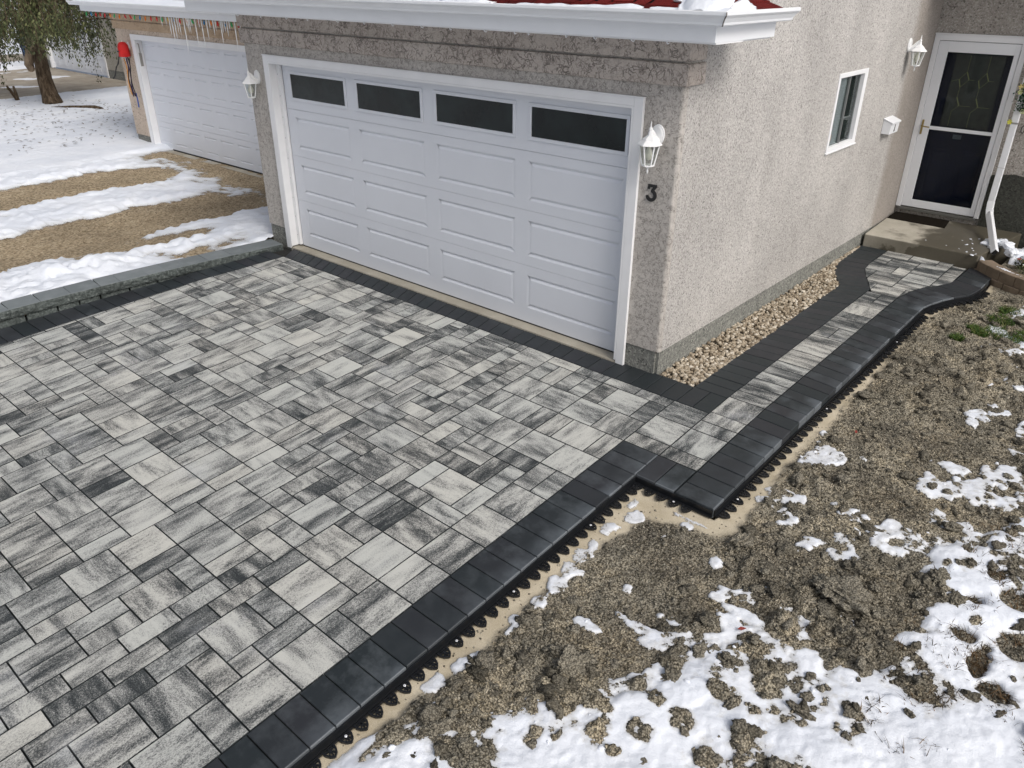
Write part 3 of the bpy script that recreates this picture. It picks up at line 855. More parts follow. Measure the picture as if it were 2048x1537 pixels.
# snow lying between the clods
PATCH = [(0.92,-3.57,0.064,0.085),(0.85,-3.25,0.057,0.127),(0.81,-3.41,0.057,0.078),(1.16,-2.99,0.156,0.064),(1.26,-2.82,0.114,0.05),(0.85,-2.8,0.071,0.042),(0.85,-2.62,0.086,0.057),(0.83,-2.45,0.064,0.064),(0.82,-2.29,0.064,0.064),(0.8,-2.14,0.064,0.057),(0.81,-2.01,0.042,0.05),(1.39,-2.42,0.092,0.028),(1.19,-2.21,0.036,0.036),(1.16,-2.6,0.072,0.036),(0.78,-1.82,0.064,0.067),(0.85,-1.6,0.057,0.072),(0.75,-1.51,0.036,0.036),(1.11,-1.67,0.022,0.045),(1.48,-1.68,0.05,0.045),(1.16,-1.48,0.042,0.022),(1.46,-0.93,0.072,0.045),(1.5,-0.79,0.1,0.067),(1.63,-0.76,0.05,0.045),(1.57,-0.17,0.106,0.139),(1.53,-0.32,0.078,0.098),(2.0,-0.9,0.05,0.063),(1.96,-0.98,0.028,0.045),(2.24,-0.9,0.078,0.045),(2.33,-0.87,0.036,0.03),(1.94,0.95,0.1,0.073),(2.24,1.24,0.071,0.104),(2.24,1.09,0.036,0.092),(2.32,0.27,0.1,0.073),(2.25,-0.12,0.092,0.082),(2.36,-0.06,0.064,0.063),(2.55,0.06,0.106,0.124),(2.61,0.31,0.071,0.081),(2.6,0.87,0.064,0.163),(2.66,0.48,0.078,0.124),(2.7,0.08,0.071,0.092),(2.58,1.18,0.036,0.173),(2.09,2.6,0.156,0.194),(2.23,2.52,0.106,0.165),(2.17,3.05,0.12,0.182),(2.02,3.23,0.149,0.133),(2.05,3.77,0.092,0.275),(1.92,3.39,0.078,0.112),(2.06,2.29,0.057,0.092),(1.7,0.98,0.028,0.041),(1.78,-0.04,0.05,0.054),(1.7,-1.83,0.114,0.032),(1.83,-1.66,0.064,0.036),(1.92,-1.5,0.086,0.045),(2.06,-1.47,0.12,0.045),(2.18,-1.32,0.042,0.022),(1.67,-2.26,0.17,0.05),(1.79,-2.07,0.078,0.067),(1.54,-2.41,0.078,0.036),(1.85,-1.95,0.12,0.036),(2.1,-1.78,0.164,0.054),(2.28,-1.59,0.114,0.045),(1.87,-2.17,0.135,0.067),(2.29,-1.25,0.036,0.041),(1.92,-1.71,0.086,0.036),(2.57,-0.36,0.05,0.051),(1.42,0.15,0.028,0.045),(1.63,-1.06,0.064,0.041),(2.9,1.5,.2,.3),(2.75,2.6,.2,.3),(3.2,.8,.3,.3),(2.8,3.6,.3,.3),(3.4,2,.3,.4)]
BIG = [(0.63,-4.16),(0.74,-3.94),(0.86,-3.73),(0.92,-3.51),(1.11,-3.34),(1.31,-3.1),(1.56,-2.92),(1.68,-2.58),(1.78,-2.23),(1.96,-1.8),(2.29,-1.9),(2.50,-1.8),(2.56,-1.36),(2.45,-0.73),(2.64,-0.41),(2.85,0.1),(3.2,.4),(5,.6),(5,-6),(.5,-6)]
bigin = np.zeros(X.shape, bool)
for i in range(len(BIG)):
    a, b = BIG[i], BIG[i - 1]
    cond = (a[1] > Y) != (b[1] > Y)
    xi = (b[0] - a[0]) * (Y - a[1]) / (b[1] - a[1] if b[1] != a[1] else 1e-9) + a[0]
    bigin ^= cond & (X < xi)
bd = seg_dist(X, Y, BIG + [BIG[0]]); bd = np.where(bigin, bd, -bd)
m1 = fbm(X * 3.1, Y * 3.1, 201, 4); m2 = fbm(X * 12, Y * 12, 211, 4); m3 = fbm(X * 5, Y * 5, 221, 4); m4 = fbm(X * 36, Y * 36, 231, 2)
off = -.11 + .012 * m1
off = np.maximum(off, -.105 + .140 * sstep(-.25, .14, bd + .09 * m1 + .05 * m2))
pt = np.zeros(X.shape)
for px, py, a, b in PATCH:
    q = np.hypot((X - px + .03 * m1) / (a * 1.25 + .012), (Y - py + .03 * m3) / (b * 1.25 + .012))
    pt = np.maximum(pt, 1 - sstep(.55, 1.45, q + .55 * m2 + .35 * m3))
for line, w in [([(.87, -2.92), (.86, -2.6), (.85, -2.4), (.83, -2.2), (.815, -2.0)], .035), ([(1.05, -2.98), (1.3, -2.78)], .045), ([(1.62, -1.92), (1.85, -1.66), (2.1, -1.46)], .045), ([(1.5, -2.46), (1.9, -2.08)], .085), ([(1.75, -2.3), (2.35, -1.62)], .06),
                ([(1.45, -.95), (1.64, -.74)], .05), ([(.92, -3.62), (.84, -3.2)], .05), ([(1.05, -1.42), (1.30, -1.42)], .02), ([(1.5, -2.9), (1.75, -2.45)], .09), ([(1.2, -3.35), (1.55, -2.85)], .07), ([(2.45, .1), (2.62, .45)], .05), ([(2.1, 2.5), (2.25, 3.1), (2.1, 3.9)], .12), ([(2.2, -.9), (2.36, -.86)], .03), ([(.76, -4.05), (.98, -3.62)], .085), ([(.98, -3.85), (1.25, -3.42)], .11), ([(1.0, -3.5), (1.12, -3.2)], .06)]:
    q = seg_dist(X, Y, line) / w; pt = np.maximum(pt, 1 - sstep(.5, 1.5, q + .55 * m2 + .55 * m3))
m5 = fbm(X * 4.3 + 40, Y * 4.3, 241, 4); m6 = fbm(X * 9 + 11, Y * 9, 251, 3)
sp = sstep(.16, .34, m5 + .34 * m6) * sstep(1.15, 1.75, X - .04 * Y) * sstep(-.2, .2, fbm(X * 1.1, Y * 1.1, 261, 2) + .20)
off = np.maximum(off, -.10 + .110 * sp)
off = np.maximum(off, -.10 + .112 * pt)
off = off + .007 * m2 + .006 * m1 + .006 * m4
# trodden hollows and lumps in the deep snow
dark = np.zeros(X.shape)
for px, py, a, b in [(2.97, -.84, .16, .12), (3.05, -1.2, .13, .14), (2.92, -1.46, .05, .17), (2.80, -1.33, .07, .06), (3.02, -1.62, .09, .07), (2.83, -.72, .06, .05), (2.77, -1.02, .06, .05), (3.1, -.62, .12, .08), (3.25, -1.0, .2, .3)]:
    dark = np.maximum(dark, np.exp(-((X - px + .03 * m2) / (a * .62)) ** 2 - ((Y - py + .03 * m2) / (b * .62)) ** 2))
off = off + .022 * fbm(X * 2.4, Y * 2.4, 271, 3) * sstep(.1, .5, bd) + .006 * fbm(X * 7, Y * 7, 281, 3) * sstep(.1, .4, bd)
off = off - .14 * dark
for _ in range(70):
    px, py, r = random.uniform(1.6, 3.6), random.uniform(-4.6, -1.9), random.uniform(.03, .11)
    off = off + random.uniform(-.02, .022) * np.exp(-(((X - px) / r) ** 2 + ((Y - py) / r) ** 2)) * (bd > .25)
SN = yard_level(X, Y) + .012 + off
def blur(A, r):
    for ax in (0, 1):
        P_ = np.concatenate([np.repeat(np.take(A, [0], ax), r + 1, ax), A, np.repeat(np.take(A, [-1], ax), r, ax)], ax)
        c_ = np.cumsum(P_, ax); n_ = A.shape[ax]
        A = (np.take(c_, np.arange(2 * r + 1, 2 * r + 1 + n_), ax) - np.take(c_, np.arange(0, n_), ax)) / (2 * r + 1)
    return A
ZB = blur(blur(Z, 5), 5)
cap = ZB + .012 + .006 * m2 + .004 * m4
SN = np.where(D < .40, np.minimum(SN, cap + .05 * sstep(.05, .30, bd)), np.minimum(SN, cap + .004 + .06 * sstep(-.02, .25, bd)))
SN = np.where(D < .05, -9, SN)
height_mesh('yard_snow', X, Y, SN, M['patch_snow'], (SN > Z - .006) & (D > .05) & ~((Y > 4.4) & (X < 2.4)), {'thk': SN - Z})
YX, YY, YZ, YS = X, Y, Z, SN

def soil_z(x, y):
    i = int(np.clip(round((y + 5.4) / .0125), 0, YX.shape[0] - 1)); j = int(np.clip(round((x - .42) / .0125), 0, YX.shape[1] - 1))
    return float(YZ[i, j]), float(YS[i, j]), float(D[i, j]), float(K[i, j])
rng = np.random.default_rng(5)
P = []; R = []
while len(P) < 6000:
    x = rng.uniform(.7, 3.6); y = rng.uniform(-4.6, 5.0)
    z, sn, d, kk = soil_z(x, y)
    if d < .10 or kk < .55 or (y > 4.3 and x < 2.4): continue
    r = .0080 / (rng.uniform(.012, 1) ** .48); r = min(r, .048)
    gate = float(fbm(np.array([x * 1.7]), np.array([y * 1.7]), 131, 3)[0])
    if r > .02 and gate < 0 and rng.random() < .65: continue
    if sn > z + .008 and (r < .02 or rng.random() < .55): continue
    P.append((x, y, max(z, min(sn, z + .02)) + r * .16)); R.append(r)
P = np.array(P); R = np.array(R); big_ = R > .016
tag(scatter('soil_lumps', P[~big_], R[~big_], M['soil'], 1, .4, (.55, .9), 55, smooth=False, jit=.45), 'thumb-sized crumbling lumps of dug soil on the front yard', 'soil lumps', kind='stuff')
tag(scatter('soil_clods', P[big_], R[big_], M['clod'], 3, .30, (.42, .7), 5, jit=.60, tone=np.clip(rng.normal(.40, .17, int(big_.sum())), .05, .80)), 'loose clods and crumbs of dug soil on the front yard', 'soil clods', kind='stuff')
P = []; R = []
xs_ = rng.uniform(.7, 3.3, 60000); ys_ = rng.uniform(-4.5, 4.6, 60000)
for x, y in zip(xs_, ys_):
    z, sn, d, kk = soil_z(x, y)
    if d < .05 or (kk < .35 and rng.random() > .16) or sn > z + .004 or (y > 4.3 and x < 2.4): continue
    if rng.random() < (x - .6) * .22: continue
    P.append((x, y, z + .001)); R.append(rng.uniform(.0035, .0085))
    if len(P) >= 11000: break
tag(scatter('soil_crumbs', np.array(P), np.array(R), M['clod'], 1, .4, (.6, .95), 6, smooth=False, jit=.3), 'fine crumbs and small pale stones on the dug soil', 'soil crumbs', kind='stuff')
# the few large lumps one can point at
BIGC = [(2.18, -1.52, .105, 'large pale lump of clay on the snowy soil'), (1.30, -2.93, .07, 'grey lump of clay in the snow near the sand strip'),
        (2.60, -.98, .065, 'rounded brown clod surrounded by snow at right'), (2.70, -1.12, .05, 'smaller dark clod in snow beside the netted ground'),
        (2.62, -.62, .05, 'wedge-shaped clod standing in the snow at far right'), (1.03, -3.62, .062, 'big grey clod beside the sand strip at the bottom edge'),
        (1.52, -1.42, .075, 'flat grey-topped lump of clay near the walkway corner'), (1.0, -2.48, .045, 'round grey clod next to the snow streak by the sand'), (1.92, -2.32, .075, 'dark oval clod lying in the white snow'), (1.73, -2.62, .05, 'knobbly brown clod in the deep snow, lower middle')]
for k, (x, y, r, lab) in enumerate(BIGC):
    z, sn, d, kk = soil_z(x, y)
    o = scatter('soil_clod', np.array([(0, 0, 0.0)]), np.array([r]), M['clod'], 5, .40, (.45, .6), 60 + k, jit=.55, tone=np.array([.62 if 'grey' in lab or 'pale' in lab else .42]))
    o.location = (x, y, max(z, sn - .02) + r * .15)
    tag(o, lab, 'clod', 'large clods of soil in the front yard')
# lumps of snow
P = []; R = []
while len(P) < 70:
    x = rng.uniform(.72, 3.2); y = rng.uniform(-4.4, 4.0); z, sn, d, kk = soil_z(x, y)
    if d < .10 or sn < z - .02: continue
    r = rng.uniform(.005, .016); P.append((x, y, max(z, sn) - r * .1)); R.append(r)
tag(scatter('snow_lumps', np.array(P), np.array(R), M['snow'], 2, .3, (.4, .7), 9, jit=.3), 'small lumps of snow on the dug soil', 'snow', kind='stuff')

# grass: living tufts at right rear, dead blades poking through the snow
def blades(name, pts, hgt, m, n_per, seed, wid=.004, lean=.5):
    r = np.random.default_rng(seed); V = []; F = []; T = []
    for (x, y, z, rad) in pts:
        for _ in range(n_per):
            a = r.uniform(0, 6.28); q = rad * math.sqrt(r.random())
            bx, by = x + q * math.cos(a), y + q * math.sin(a)
            h = hgt * r.uniform(.5, 1.2); la = r.uniform(0, 6.28); ll = h * lean * r.uniform(.3, 1.3)
            w = wid * r.uniform(.6, 1.2); pa = r.uniform(0, 3.14); dx, dy = w * math.cos(pa), w * math.sin(pa)
            mx, my = bx + ll * .35 * math.cos(la), by + ll * .35 * math.sin(la)
            tx, ty = bx + ll * math.cos(la), by + ll * math.sin(la)
            b = len(V)
            V += [(bx - dx, by - dy, z), (bx + dx, by + dy, z), (mx + dx * .8, my + dy * .8, z + h * .6), (mx - dx * .8, my - dy * .8, z + h * .6), (tx, ty, z + h)]
            F.append((b, b + 1, b + 2, b + 3)); F.append((b + 3, b + 2, b + 4, b + 4)); T += [r.random()] * 5
    F4 = np.array([f for f in F if f[2] != f[3]]); F3 = np.array([f[:3] for f in F if f[2] == f[3]])
    return np_mesh(name, V, [F4, F3], m, {'tone': ('POINT', 'FLOAT', T)})
pts = []
for x, y, r_ in [(1.93, 3.5, .14), (1.98, 3.25, .12), (1.86, 3.0, .08), (2.12, 3.42, .14), (2.08, 3.05, .12), (2.22, 3.2, .12), (1.95, 3.85, .1), (2.25, 3.7, .2), (1.72, 2.7, .06), (1.78, 3.15, .06)]:
    pts.append((x, y, soil_z(x, y)[0] - .005, r_))
tag(blades('grass', pts, .05, M['grass'], 420, 3, .0035, 1.1), 'patch of short green grass showing through snow by the planter', 'grass', kind='stuff')
pts = []
for _ in range(60):
    x, y = random.uniform(2.55, 3.3), random.uniform(-2.3, -.2)
    z, sn, d, kk = soil_z(x, y); pts.append((x, y, max(z, sn) - .01, .05))
for x, y in [(2.97, -.84), (3.05, -1.2), (2.92, -1.46), (2.8, -1.33), (3.02, -1.62), (2.83, -.72), (2.77, -1.02), (3.1, -.7), (2.93, -1.55), (2.9, -1.38)]:
    for _ in range(7):
        xx, yy = x + random.gauss(0, .05), y + random.gauss(0, .05); z, sn, d, kk = soil_z(xx, yy); pts.append((xx, yy, z - .005, .05))
tag(blades('dry_grass', pts, 0.04, M['dead'], 15, 4, .0025, 1.6), 'dark dead grass poking through the snow at the right edge', 'grass', kind='stuff')

# fallen leaves on the lawn snow by the tree, and two red ones in the yard
def leaf_cards(name, pts, size, m, seed):
    r = np.random.default_rng(seed); V = []; F = []; T = []
    for x, y, z in pts:
        a = r.uniform(0, 6.28); L = size * r.uniform(.6, 1.4); w = L * .3; ca, sa = math.cos(a), math.sin(a); b = len(V)
        for u, v, q in ((-L, 0, 0), (0, -w, .006), (L, 0, .012 * r.random()), (0, w, .004)):
            V.append((x + u * ca - v * sa, y + u * sa + v * ca, z + q))
        F.append((b, b + 1, b + 2, b + 3)); T += [r.random()] * 4
    return np_mesh(name, V, np.array(F), m, {'tone': ('POINT', 'FLOAT', T)})
pts = []
for _ in range(1500):
    x = random.uniform(-23.4, -14.6); y = random.uniform(-2.5, 4.5)
    if random.random() > (math.exp(-((x + 18.5) / 3.2) ** 2) + .12): continue
    pts.append((x, y, float(zleft(np.array([x]), np.array([y]))[0]) + .11))
tag(leaf_cards('fallen_leaves', pts, .05, M['dead'], 8), 'scattered dark fallen leaves on the snow under the tree', 'leaves', kind='stuff')
t_red = plain('red_leaf', (.22, .03, .02), .6)
for k, (x, y, lab) in enumerate([(1.86, -2.08, 'small red leaf lying in the snow'), (1.62, .28, 'tiny orange-red leaf on bare brown soil')]):
    z, sn, d, kk = soil_z(x, y)
    V = [(-.028, 0, .0), (-.008, -.012, .008), (.026, 0, .012), (-.004, .013, .006)]
    o = np_mesh('fallen_leaf', V, np.array([[0, 1, 2, 3]]), t_red); o.location = (x, y, max(z, sn) + .012); o.rotation_euler = (.3, .2, .9 + k)
    tag(o, lab, 'leaf')

# ------------------------------------------------------------------ river-stone bed beside the garage wall
def gravel_x(y): return float(np.interp(y, [.04, 3.30, 3.68, 3.95, 4.2, 4.92], [.345, .345, .14, .055, .035, .006]))
P = []; R = []; r_ = np.random.default_rng(12)
for layer, n in ((0, 2300), (1, 2100)):
    c = 0
    while c < n:
        y = r_.uniform(.045, 4.9); w = gravel_x(y)
        x = r_.uniform(-.01, w + .004)
        if r_.random() > .35 + w: continue
        r = r_.uniform(.009, .0195) * (1.15 if layer else 1)
        P.append((x, y, -.030 + layer * .020 + r_.uniform(-.006, .008))); R.append(r); c += 1
tag(scatter('river_stones', np.array(P), np.array(R), M['pebble'], 2, .16, (.62, .85), 14), 'tan river pebbles filling the strip between side wall and walkway', 'pebbles', kind='stuff')
mb = MB(); mb.poly([(-.02, .04, -.05), (.36, .04, -.05), (.36, 3.4, -.05), (.03, 4.92, -.05), (-.02, 4.92, -.05)])
tag(mb.build('stone_bed', M['soil']), kind='structure')

# ------------------------------------------------------------------ plastic paver edging
tab_mb = MB()
ring = [(0, -.030), (.026, -.031), (.050, -.020), (.066, 0), (.050, .020), (.026, .031), (0, .030)]
for a, b in zip(ring[:-1], ring[1:]): tab_mb.bar((*a, 0), (*b, 0), .009, .013)
for a, b in (((.0, 0), (.052, 0)), ((.02, -.026), (.020, .026)), ((.022, 0), (.048, .018)), ((.022, 0), (.048, -.018))): tab_mb.bar((*a, .001), (*b, .001), .0065, .010)
tab_proto_mesh = None
def edging(label, pts, first_off=.05, nails=()):
    """pts: run along the outer paver edge, open ground to the right of travel"""
    global tab_proto_mesh
    c = pts[len(pts) // 2]
    root = thing('paver_edging', label, 'edging', (c[0], c[1], zp(c[1]) - .08), 'black plastic edging strips')
    up = MB(); P = [Vector((x, y, 0)) for x, y in pts]
    def normal(a, b):
        d = (b - a).normalized(); return Vector((d.y, -d.x, 0))
    for a, b in zip(P[:-1], P[1:]):
        n = normal(a, b)
        za, zb = zp(a.y), zp(b.y)
        def pt(q, o, z): w = q + n * o; return (w.x, w.y, zp(q.y) + z)
        up.bar(pt(a, .006, -.034), pt(b, .006, -.034), .007, .044)
        up.bar(pt(a, .013, -.055), pt(b, .013, -.055), .012, .008)
        up.bar(pt(a, .030, -.053), pt(b, .030, -.053), .008, .010)
    up.build('rail', M['plastic'], root)
    L = plen(pts); n = max(1, int((L - first_off) / .0965)); first = None
    A = np.array(pts); d = np.r_[0, np.cumsum(np.hypot(*np.diff(A, axis=0).T))]
    for k in range(n):
        s_ = first_off + k * .0965
        x, y = np.interp(s_, d, A[:, 0]), np.interp(s_, d, A[:, 1])
        i = min(np.searchsorted(d, s_, 'right') - 1, len(A) - 2)
        dv = A[i + 1] - A[i]; dv = dv / np.linalg.norm(dv); nx, ny = dv[1], -dv[0]
        if tab_proto_mesh is None:
            o = tab_mb.build('tab', M['plastic']); tab_proto_mesh = o.data
        else:
            o = bpy.data.objects.new('tab', tab_proto_mesh); COL.objects.link(o)
        o.parent = root; o.matrix_parent_inverse = Matrix.Translation(-Vector(root.location))
        o.location = (x + nx * .026, y + ny * .026, zp(y) - .051)
        sl = math.atan(SD) if y < 0 else 0.0
        o.rotation_euler = (0, random.uniform(-.04, .10), math.atan2(ny, nx) + random.uniform(-.04, .04))
        if k in nails:
            nb = MB(); nb.lathe([(.0075, 0), (.0085, .002), (.006, .004)], n=10)
            q = nb.build('nail_head', M['nail']); q.parent = root; q.matrix_parent_inverse = Matrix.Translation(-Vector(root.location))
            q.location = (x + nx * .050, y + ny * .050, zp(y) - .041)
edging('long black plastic edging with loop tabs along the driveway border', [(.645, -6.2), (.645, -1.31)], .05, (20, 23, 27, 31, 36, 44))
edging('short black plastic edging in the notch between driveway and walkway', [(.655, -1.305), (1.258, -1.305)], .045, (3,))
edging('straight black plastic edging along the outer side of the walkway', [(1.262, -1.30), (1.262, 3.22)], .05, (2, 18, 36))
edging('curved black plastic edging around the flared end of the walkway', RO[1:-1] + [(1.576, 4.45)], .05)
# ------------------------------------------------------------------ the house
house = thing('house', 'grey-beige stucco house with white double garage door and red shingle roof', 'house', (-2.9, 3.0, 0))
XL = -5.78; YD = 6.11
OX0, OX1, OZ = -5.32, -.41, 2.182      # garage opening
def rounded_pier(x0, x1, y1, z0, z1, r, mb):
    pts = [(x0, 0, z0)]
    for k in range(5):
        a = -math.pi / 2 + k * math.pi / 8
        pts.append((x1 - r + r * math.cos(a), r + r * math.sin(a), z0))
    pts += [(x1, y1, z0), (x0, y1, z0)]
    mb.prism(pts, (0, 0, z1 - z0))
mb = MB()
mb.box(XL, OX0, 0, .2, .23, 2.70)
rounded_pier(OX1, 0, .05, .215, 2.70, .03, mb)
mb.box(OX0, OX1, 0, .2, OZ, 2.70)
mb.build('front_wall', M['front_stucco'], house)
mb = MB()
# side wall with an opening for the window
WY0, WY1, WZ0, WZ1 = 3.045, 3.86, 1.435, 2.205
def sidepiece(y0, y1, z0, z1): mb.box(-.2, 0, y0, y1, z0, z1)
mb.prism([(0, .05, .215), (0, YD, .165), (0, YD, WZ0), (0, .05, WZ0)], (-.2, 0, 0))
mb.box(-.2, 0, .05, WY0, WZ0, WZ1); mb.box(-.2, 0, WY1, YD, WZ0, WZ1)
mb.prism([(0, .05, WZ1), (0, YD, WZ1), (0, 6.9, WZ1), (0, 6.9, 3.4), (0, 3.4, 4.75), (0, .05, 3.06)], (-.2, 0, 0))
mb.build('side_wall', M['side_stucco'], house)
mb = MB()
mb.prism([(-.012, .03, -.3), (-.012, 6.1, -.3), (-.012, 6.1, .168), (-.012, .03, .222)], (-.2, 0, 0))
mb.box(OX1 + .01, -.04, .012, .12, -.3, .222)
mb.build('foundation', M['parging'], house)
mb = MB(); mb.box(XL + .01, OX0 - .005, .012, .12, -.4, .235); mb.build('foundation', M['parging'], house)
mb = MB(); mb.box(XL + .0, XL + .2, .2, 6.5, -.4, 2.7); mb.box(XL, 3.2, 6.62, 6.8, -.4, 3.4)
mb.build('rear_wall', M['front_stucco'], house)
# moulded stucco cornice over the door, two bands
mb = MB()
mb.box(XL - .045, .028, -.030, -.001, 2.352, 2.508); mb.box(XL - .05, .034, -.036, -.002, 2.522, 2.668)
mb.box(.0005, .026, -.001, .235, 2.353, 2.507); mb.box(.0008, .031, -.002, .215, 2.523, 2.667)
mb.build('cornice_band', M['band_stucco'], house, .012, seg=3)
# eaves
mb = MB(); mb.box(-6.25, .398, -.378, -.0005, 2.672, 2.684); mb.box(.0015, .378, -.0004, .46, 2.672, 2.684); mb.build('soffit', M['white_trim'], house)
mb = MB(); mb.box(-6.25, .40, -.40, -.380, 2.682, 2.79); mb.box(.380, .4005, -.3795, .476, 2.682, 2.79); mb.box(.0015, .3795, .461, .4755, 2.683, 2.80); mb.build('fascia', M['white_metal'], house, .002)
# K-style gutter swept along the eave with a mitred corner
prof = [(.002, 2.795), (.074, 2.786), (.080, 2.792), (.083, 2.806), (.098, 2.832), (.108, 2.842), (.115, 2.850), (.115, 2.868), (.109, 2.873), (.103, 2.868), (.103, 2.856), (.094, 2.842), (.078, 2.815), (.070, 2.797), (.006, 2.803)]
mb = MB(); rows = []
for o_, z in prof:
    rows.append([mb.bm.verts.new(p) for p in ((-6.36, -.40 - o_, z), (.40 + o_, -.40 - o_, z), (.40 + o_, .475 + .12 * (o_ / .115), z))])
for a, b in zip(rows[:-1], rows[1:]):
    for k in range(2): mb.bm.faces.new((a[k], a[k + 1], b[k + 1], b[k]))
n = len(rows)
mb.bm.faces.new([r[2] for r in rows]); mb.bm.faces.new([r[0] for r in rows][::-1])
gut = mb.build('gutter', M['white_metal'], house)
mb = MB()
for (o0, z0), (o1, z1) in zip(prof[1:7], prof[2:8]):
    mb.bar((.402 + o0, -.402 - o0, z0), (.402 + o1, -.402 - o1, z1), .007, .004, up=(1, -1, 0))
mb.build('mitre_seam', plain('sealant', (.16, .15, .14), .8), gut)
# roof: shingle courses on the front slope and on the small return at the corner
roof = Blocks(); rr = random.Random(4)
def slope_z(x, y):
    a = 2.846 + .36 * (y + .455); b = 2.846 + .36 * (.455 - x)
    return min(a, b) if x > 0 else a
course = .135
mbr = MB()
SH_V = []; SH_F = []; SH_P = []
def shingle(pts):
    b = len(SH_V); SH_V.extend(pts); SH_F.append((b, b + 1, b + 2, b + 3)); SH_P.append((rr.random(), 0, 0))
for c in range(28):
    y0 = -.455 + c * course; x = -6.5 + rr.uniform(0, .15)
    while x < .45:
        w = rr.choice([.14, .17, .20, .24]); cut = rr.random() < .55
        xa, xb = x, min(x + w - .004, .455 + .0 * c)
        yd = y0 - (.0 if cut or c == 0 else .045)
        if xb > 0 and y0 > -.455 + (.455 - max(xa, 0)) + .02: break
        z0 = 2.846 + .36 * (yd + .455) + .012; z1 = 2.846 + .36 * (y0 + course + .455) + .006
        ins = .018 if not cut else 0
        shingle([(xa + ins, yd, z0), (xb - ins, yd, z0), (xb, y0 + course, z1), (xa, y0 + course, z1)])
        shingle([(xa + ins, yd, z0 - .012), (xb - ins, yd, z0 - .012), (xb - ins, yd, z0), (xa + ins, yd, z0)])
        x += w
for c in range(4):
    xo = .455 - c * course; y = -.455 + c * course
    while y < .50:
        w = rr.choice([.14, .17, .20]); ya, yb = y, min(y + w - .004, .50)
        cut = rr.random() < .5; xd = xo + (0 if cut or c == 0 else .04)
        z0 = 2.846 + .36 * (.455 - xd) + .014; z1 = 2.846 + .36 * (.455 - xo + course) + .008
        shingle([(xd, ya, z0), (xd, yb, z0), (xo - course, yb, z1), (xo - course, ya, z1)])
        shingle([(xd, ya, z0 - .012), (xd, yb, z0 - .012), (xd, yb, z0), (xd, ya, z0)])
        y += w
np_mesh('shingles', SH_V, np.array(SH_F), M['shingle'], {'pv': ('FACE', 'FLOAT_VECTOR', SH_P)}, house)
mb = MB()
mb.poly([(-6.5, -.44, 2.845), (.0, -.44, 2.845), (.0, 3.3, 4.19), (-6.5, 3.3, 4.19)]); mb.poly([(-6.5, 3.3, 4.19), (0, 3.3, 4.19), (0, 7.0, 2.85), (-6.5, 7.0, 2.85)])
mb.poly([(0, -.44, 2.845), (.44, -.44, 2.845), (.44, .49, 2.845), (0, .49, 3.0), (0, 0, 3.0)])
mb.poly([(0.001, .49, 2.80), (.44, .49, 2.80), (.44, .49, 2.85), (0.001, .49, 3.03)])
mb.build('roof_deck', M['black'], house)
# roof slab added out of view above the step to shade the entry
mb = MB(); mb.box(.001, 3.2, 5.35, 6.6, 3.28, 3.42); mb.build('added_shade_roof', M['white_trim'], house)
# entry wall round the door
mb = MB()
mb.box(.0005, .04, YD, YD + .16, .30, 2.40); mb.box(.0005, 3.2, YD, YD + .16, 2.40, 3.29); mb.box(1.0, 3.2, YD, YD + .16, .21, 2.40)
mb.box(.0005, 1.0, YD + .001, YD + .15, .2, .30)
mb.build('entry_wall', M['entry_stucco'], house)
mb = MB(); mb.box(1.045, 3.2, YD - .035, YD - .001, -.3, .86)
mb.prism([(1.045, YD - .0345, .86), (1.30, YD - .0345, .90), (1.55, YD - .0345, .86)], (0, .033, 0))
mb.build('entry_parging', M['entry_parging'], house)
mb = MB(); mb.box(-.2, 0.0, YD + .01, YD + .2, -.2, 3.3); mb.build('corner_wall', M['entry_stucco'], house)

def skin(mb, x0, x1, z0, z1, y, panels, w=.046, d=.013, back=.020):
    """front skin of one door section with V grooves pressed round each panel (px0, px1, pz0, pz1)"""
    q = lambda a, b, c, e: mb.poly([(a, y, c), (b, y, c), (b, y, e), (a, y, e)])
    x = x0
    for px0, px1, pz0, pz1 in panels:
        q(x, px0, z0, z1); q(px0, px1, z0, pz0); q(px0, px1, pz1, z1); x = px1
        def ring(r0, ya, r1, yb):
            A = [(px0 + r0, ya, pz0 + r0), (px1 - r0, ya, pz0 + r0), (px1 - r0, ya, pz1 - r0), (px0 + r0, ya, pz1 - r0)]
            B = [(px0 + r1, yb, pz0 + r1), (px1 - r1, yb, pz0 + r1), (px1 - r1, yb, pz1 - r1), (px0 + r1, yb, pz1 - r1)]
            for k in range(4):
                j = (k + 1) % 4; s_ = .12 if k in (1, 3) else 1.0
                fl = lambda P: (P[0], y + (P[1] - y) * s_, P[2])
                mb.poly([fl(A[k]), fl(A[j]), fl(B[j]), fl(B[k])])
            return B
        ring(0, y, w * .46, y + d); ring(w * .46, y + d, w * .54, y + d); B = ring(w * .54, y + d, w, y); mb.poly(B)
    q(x, x1, z0, z1)
    for z in (z0, z1): mb.poly([(x0, y, z), (x1, y, z), (x1, y + back, z), (x0, y + back, z)])
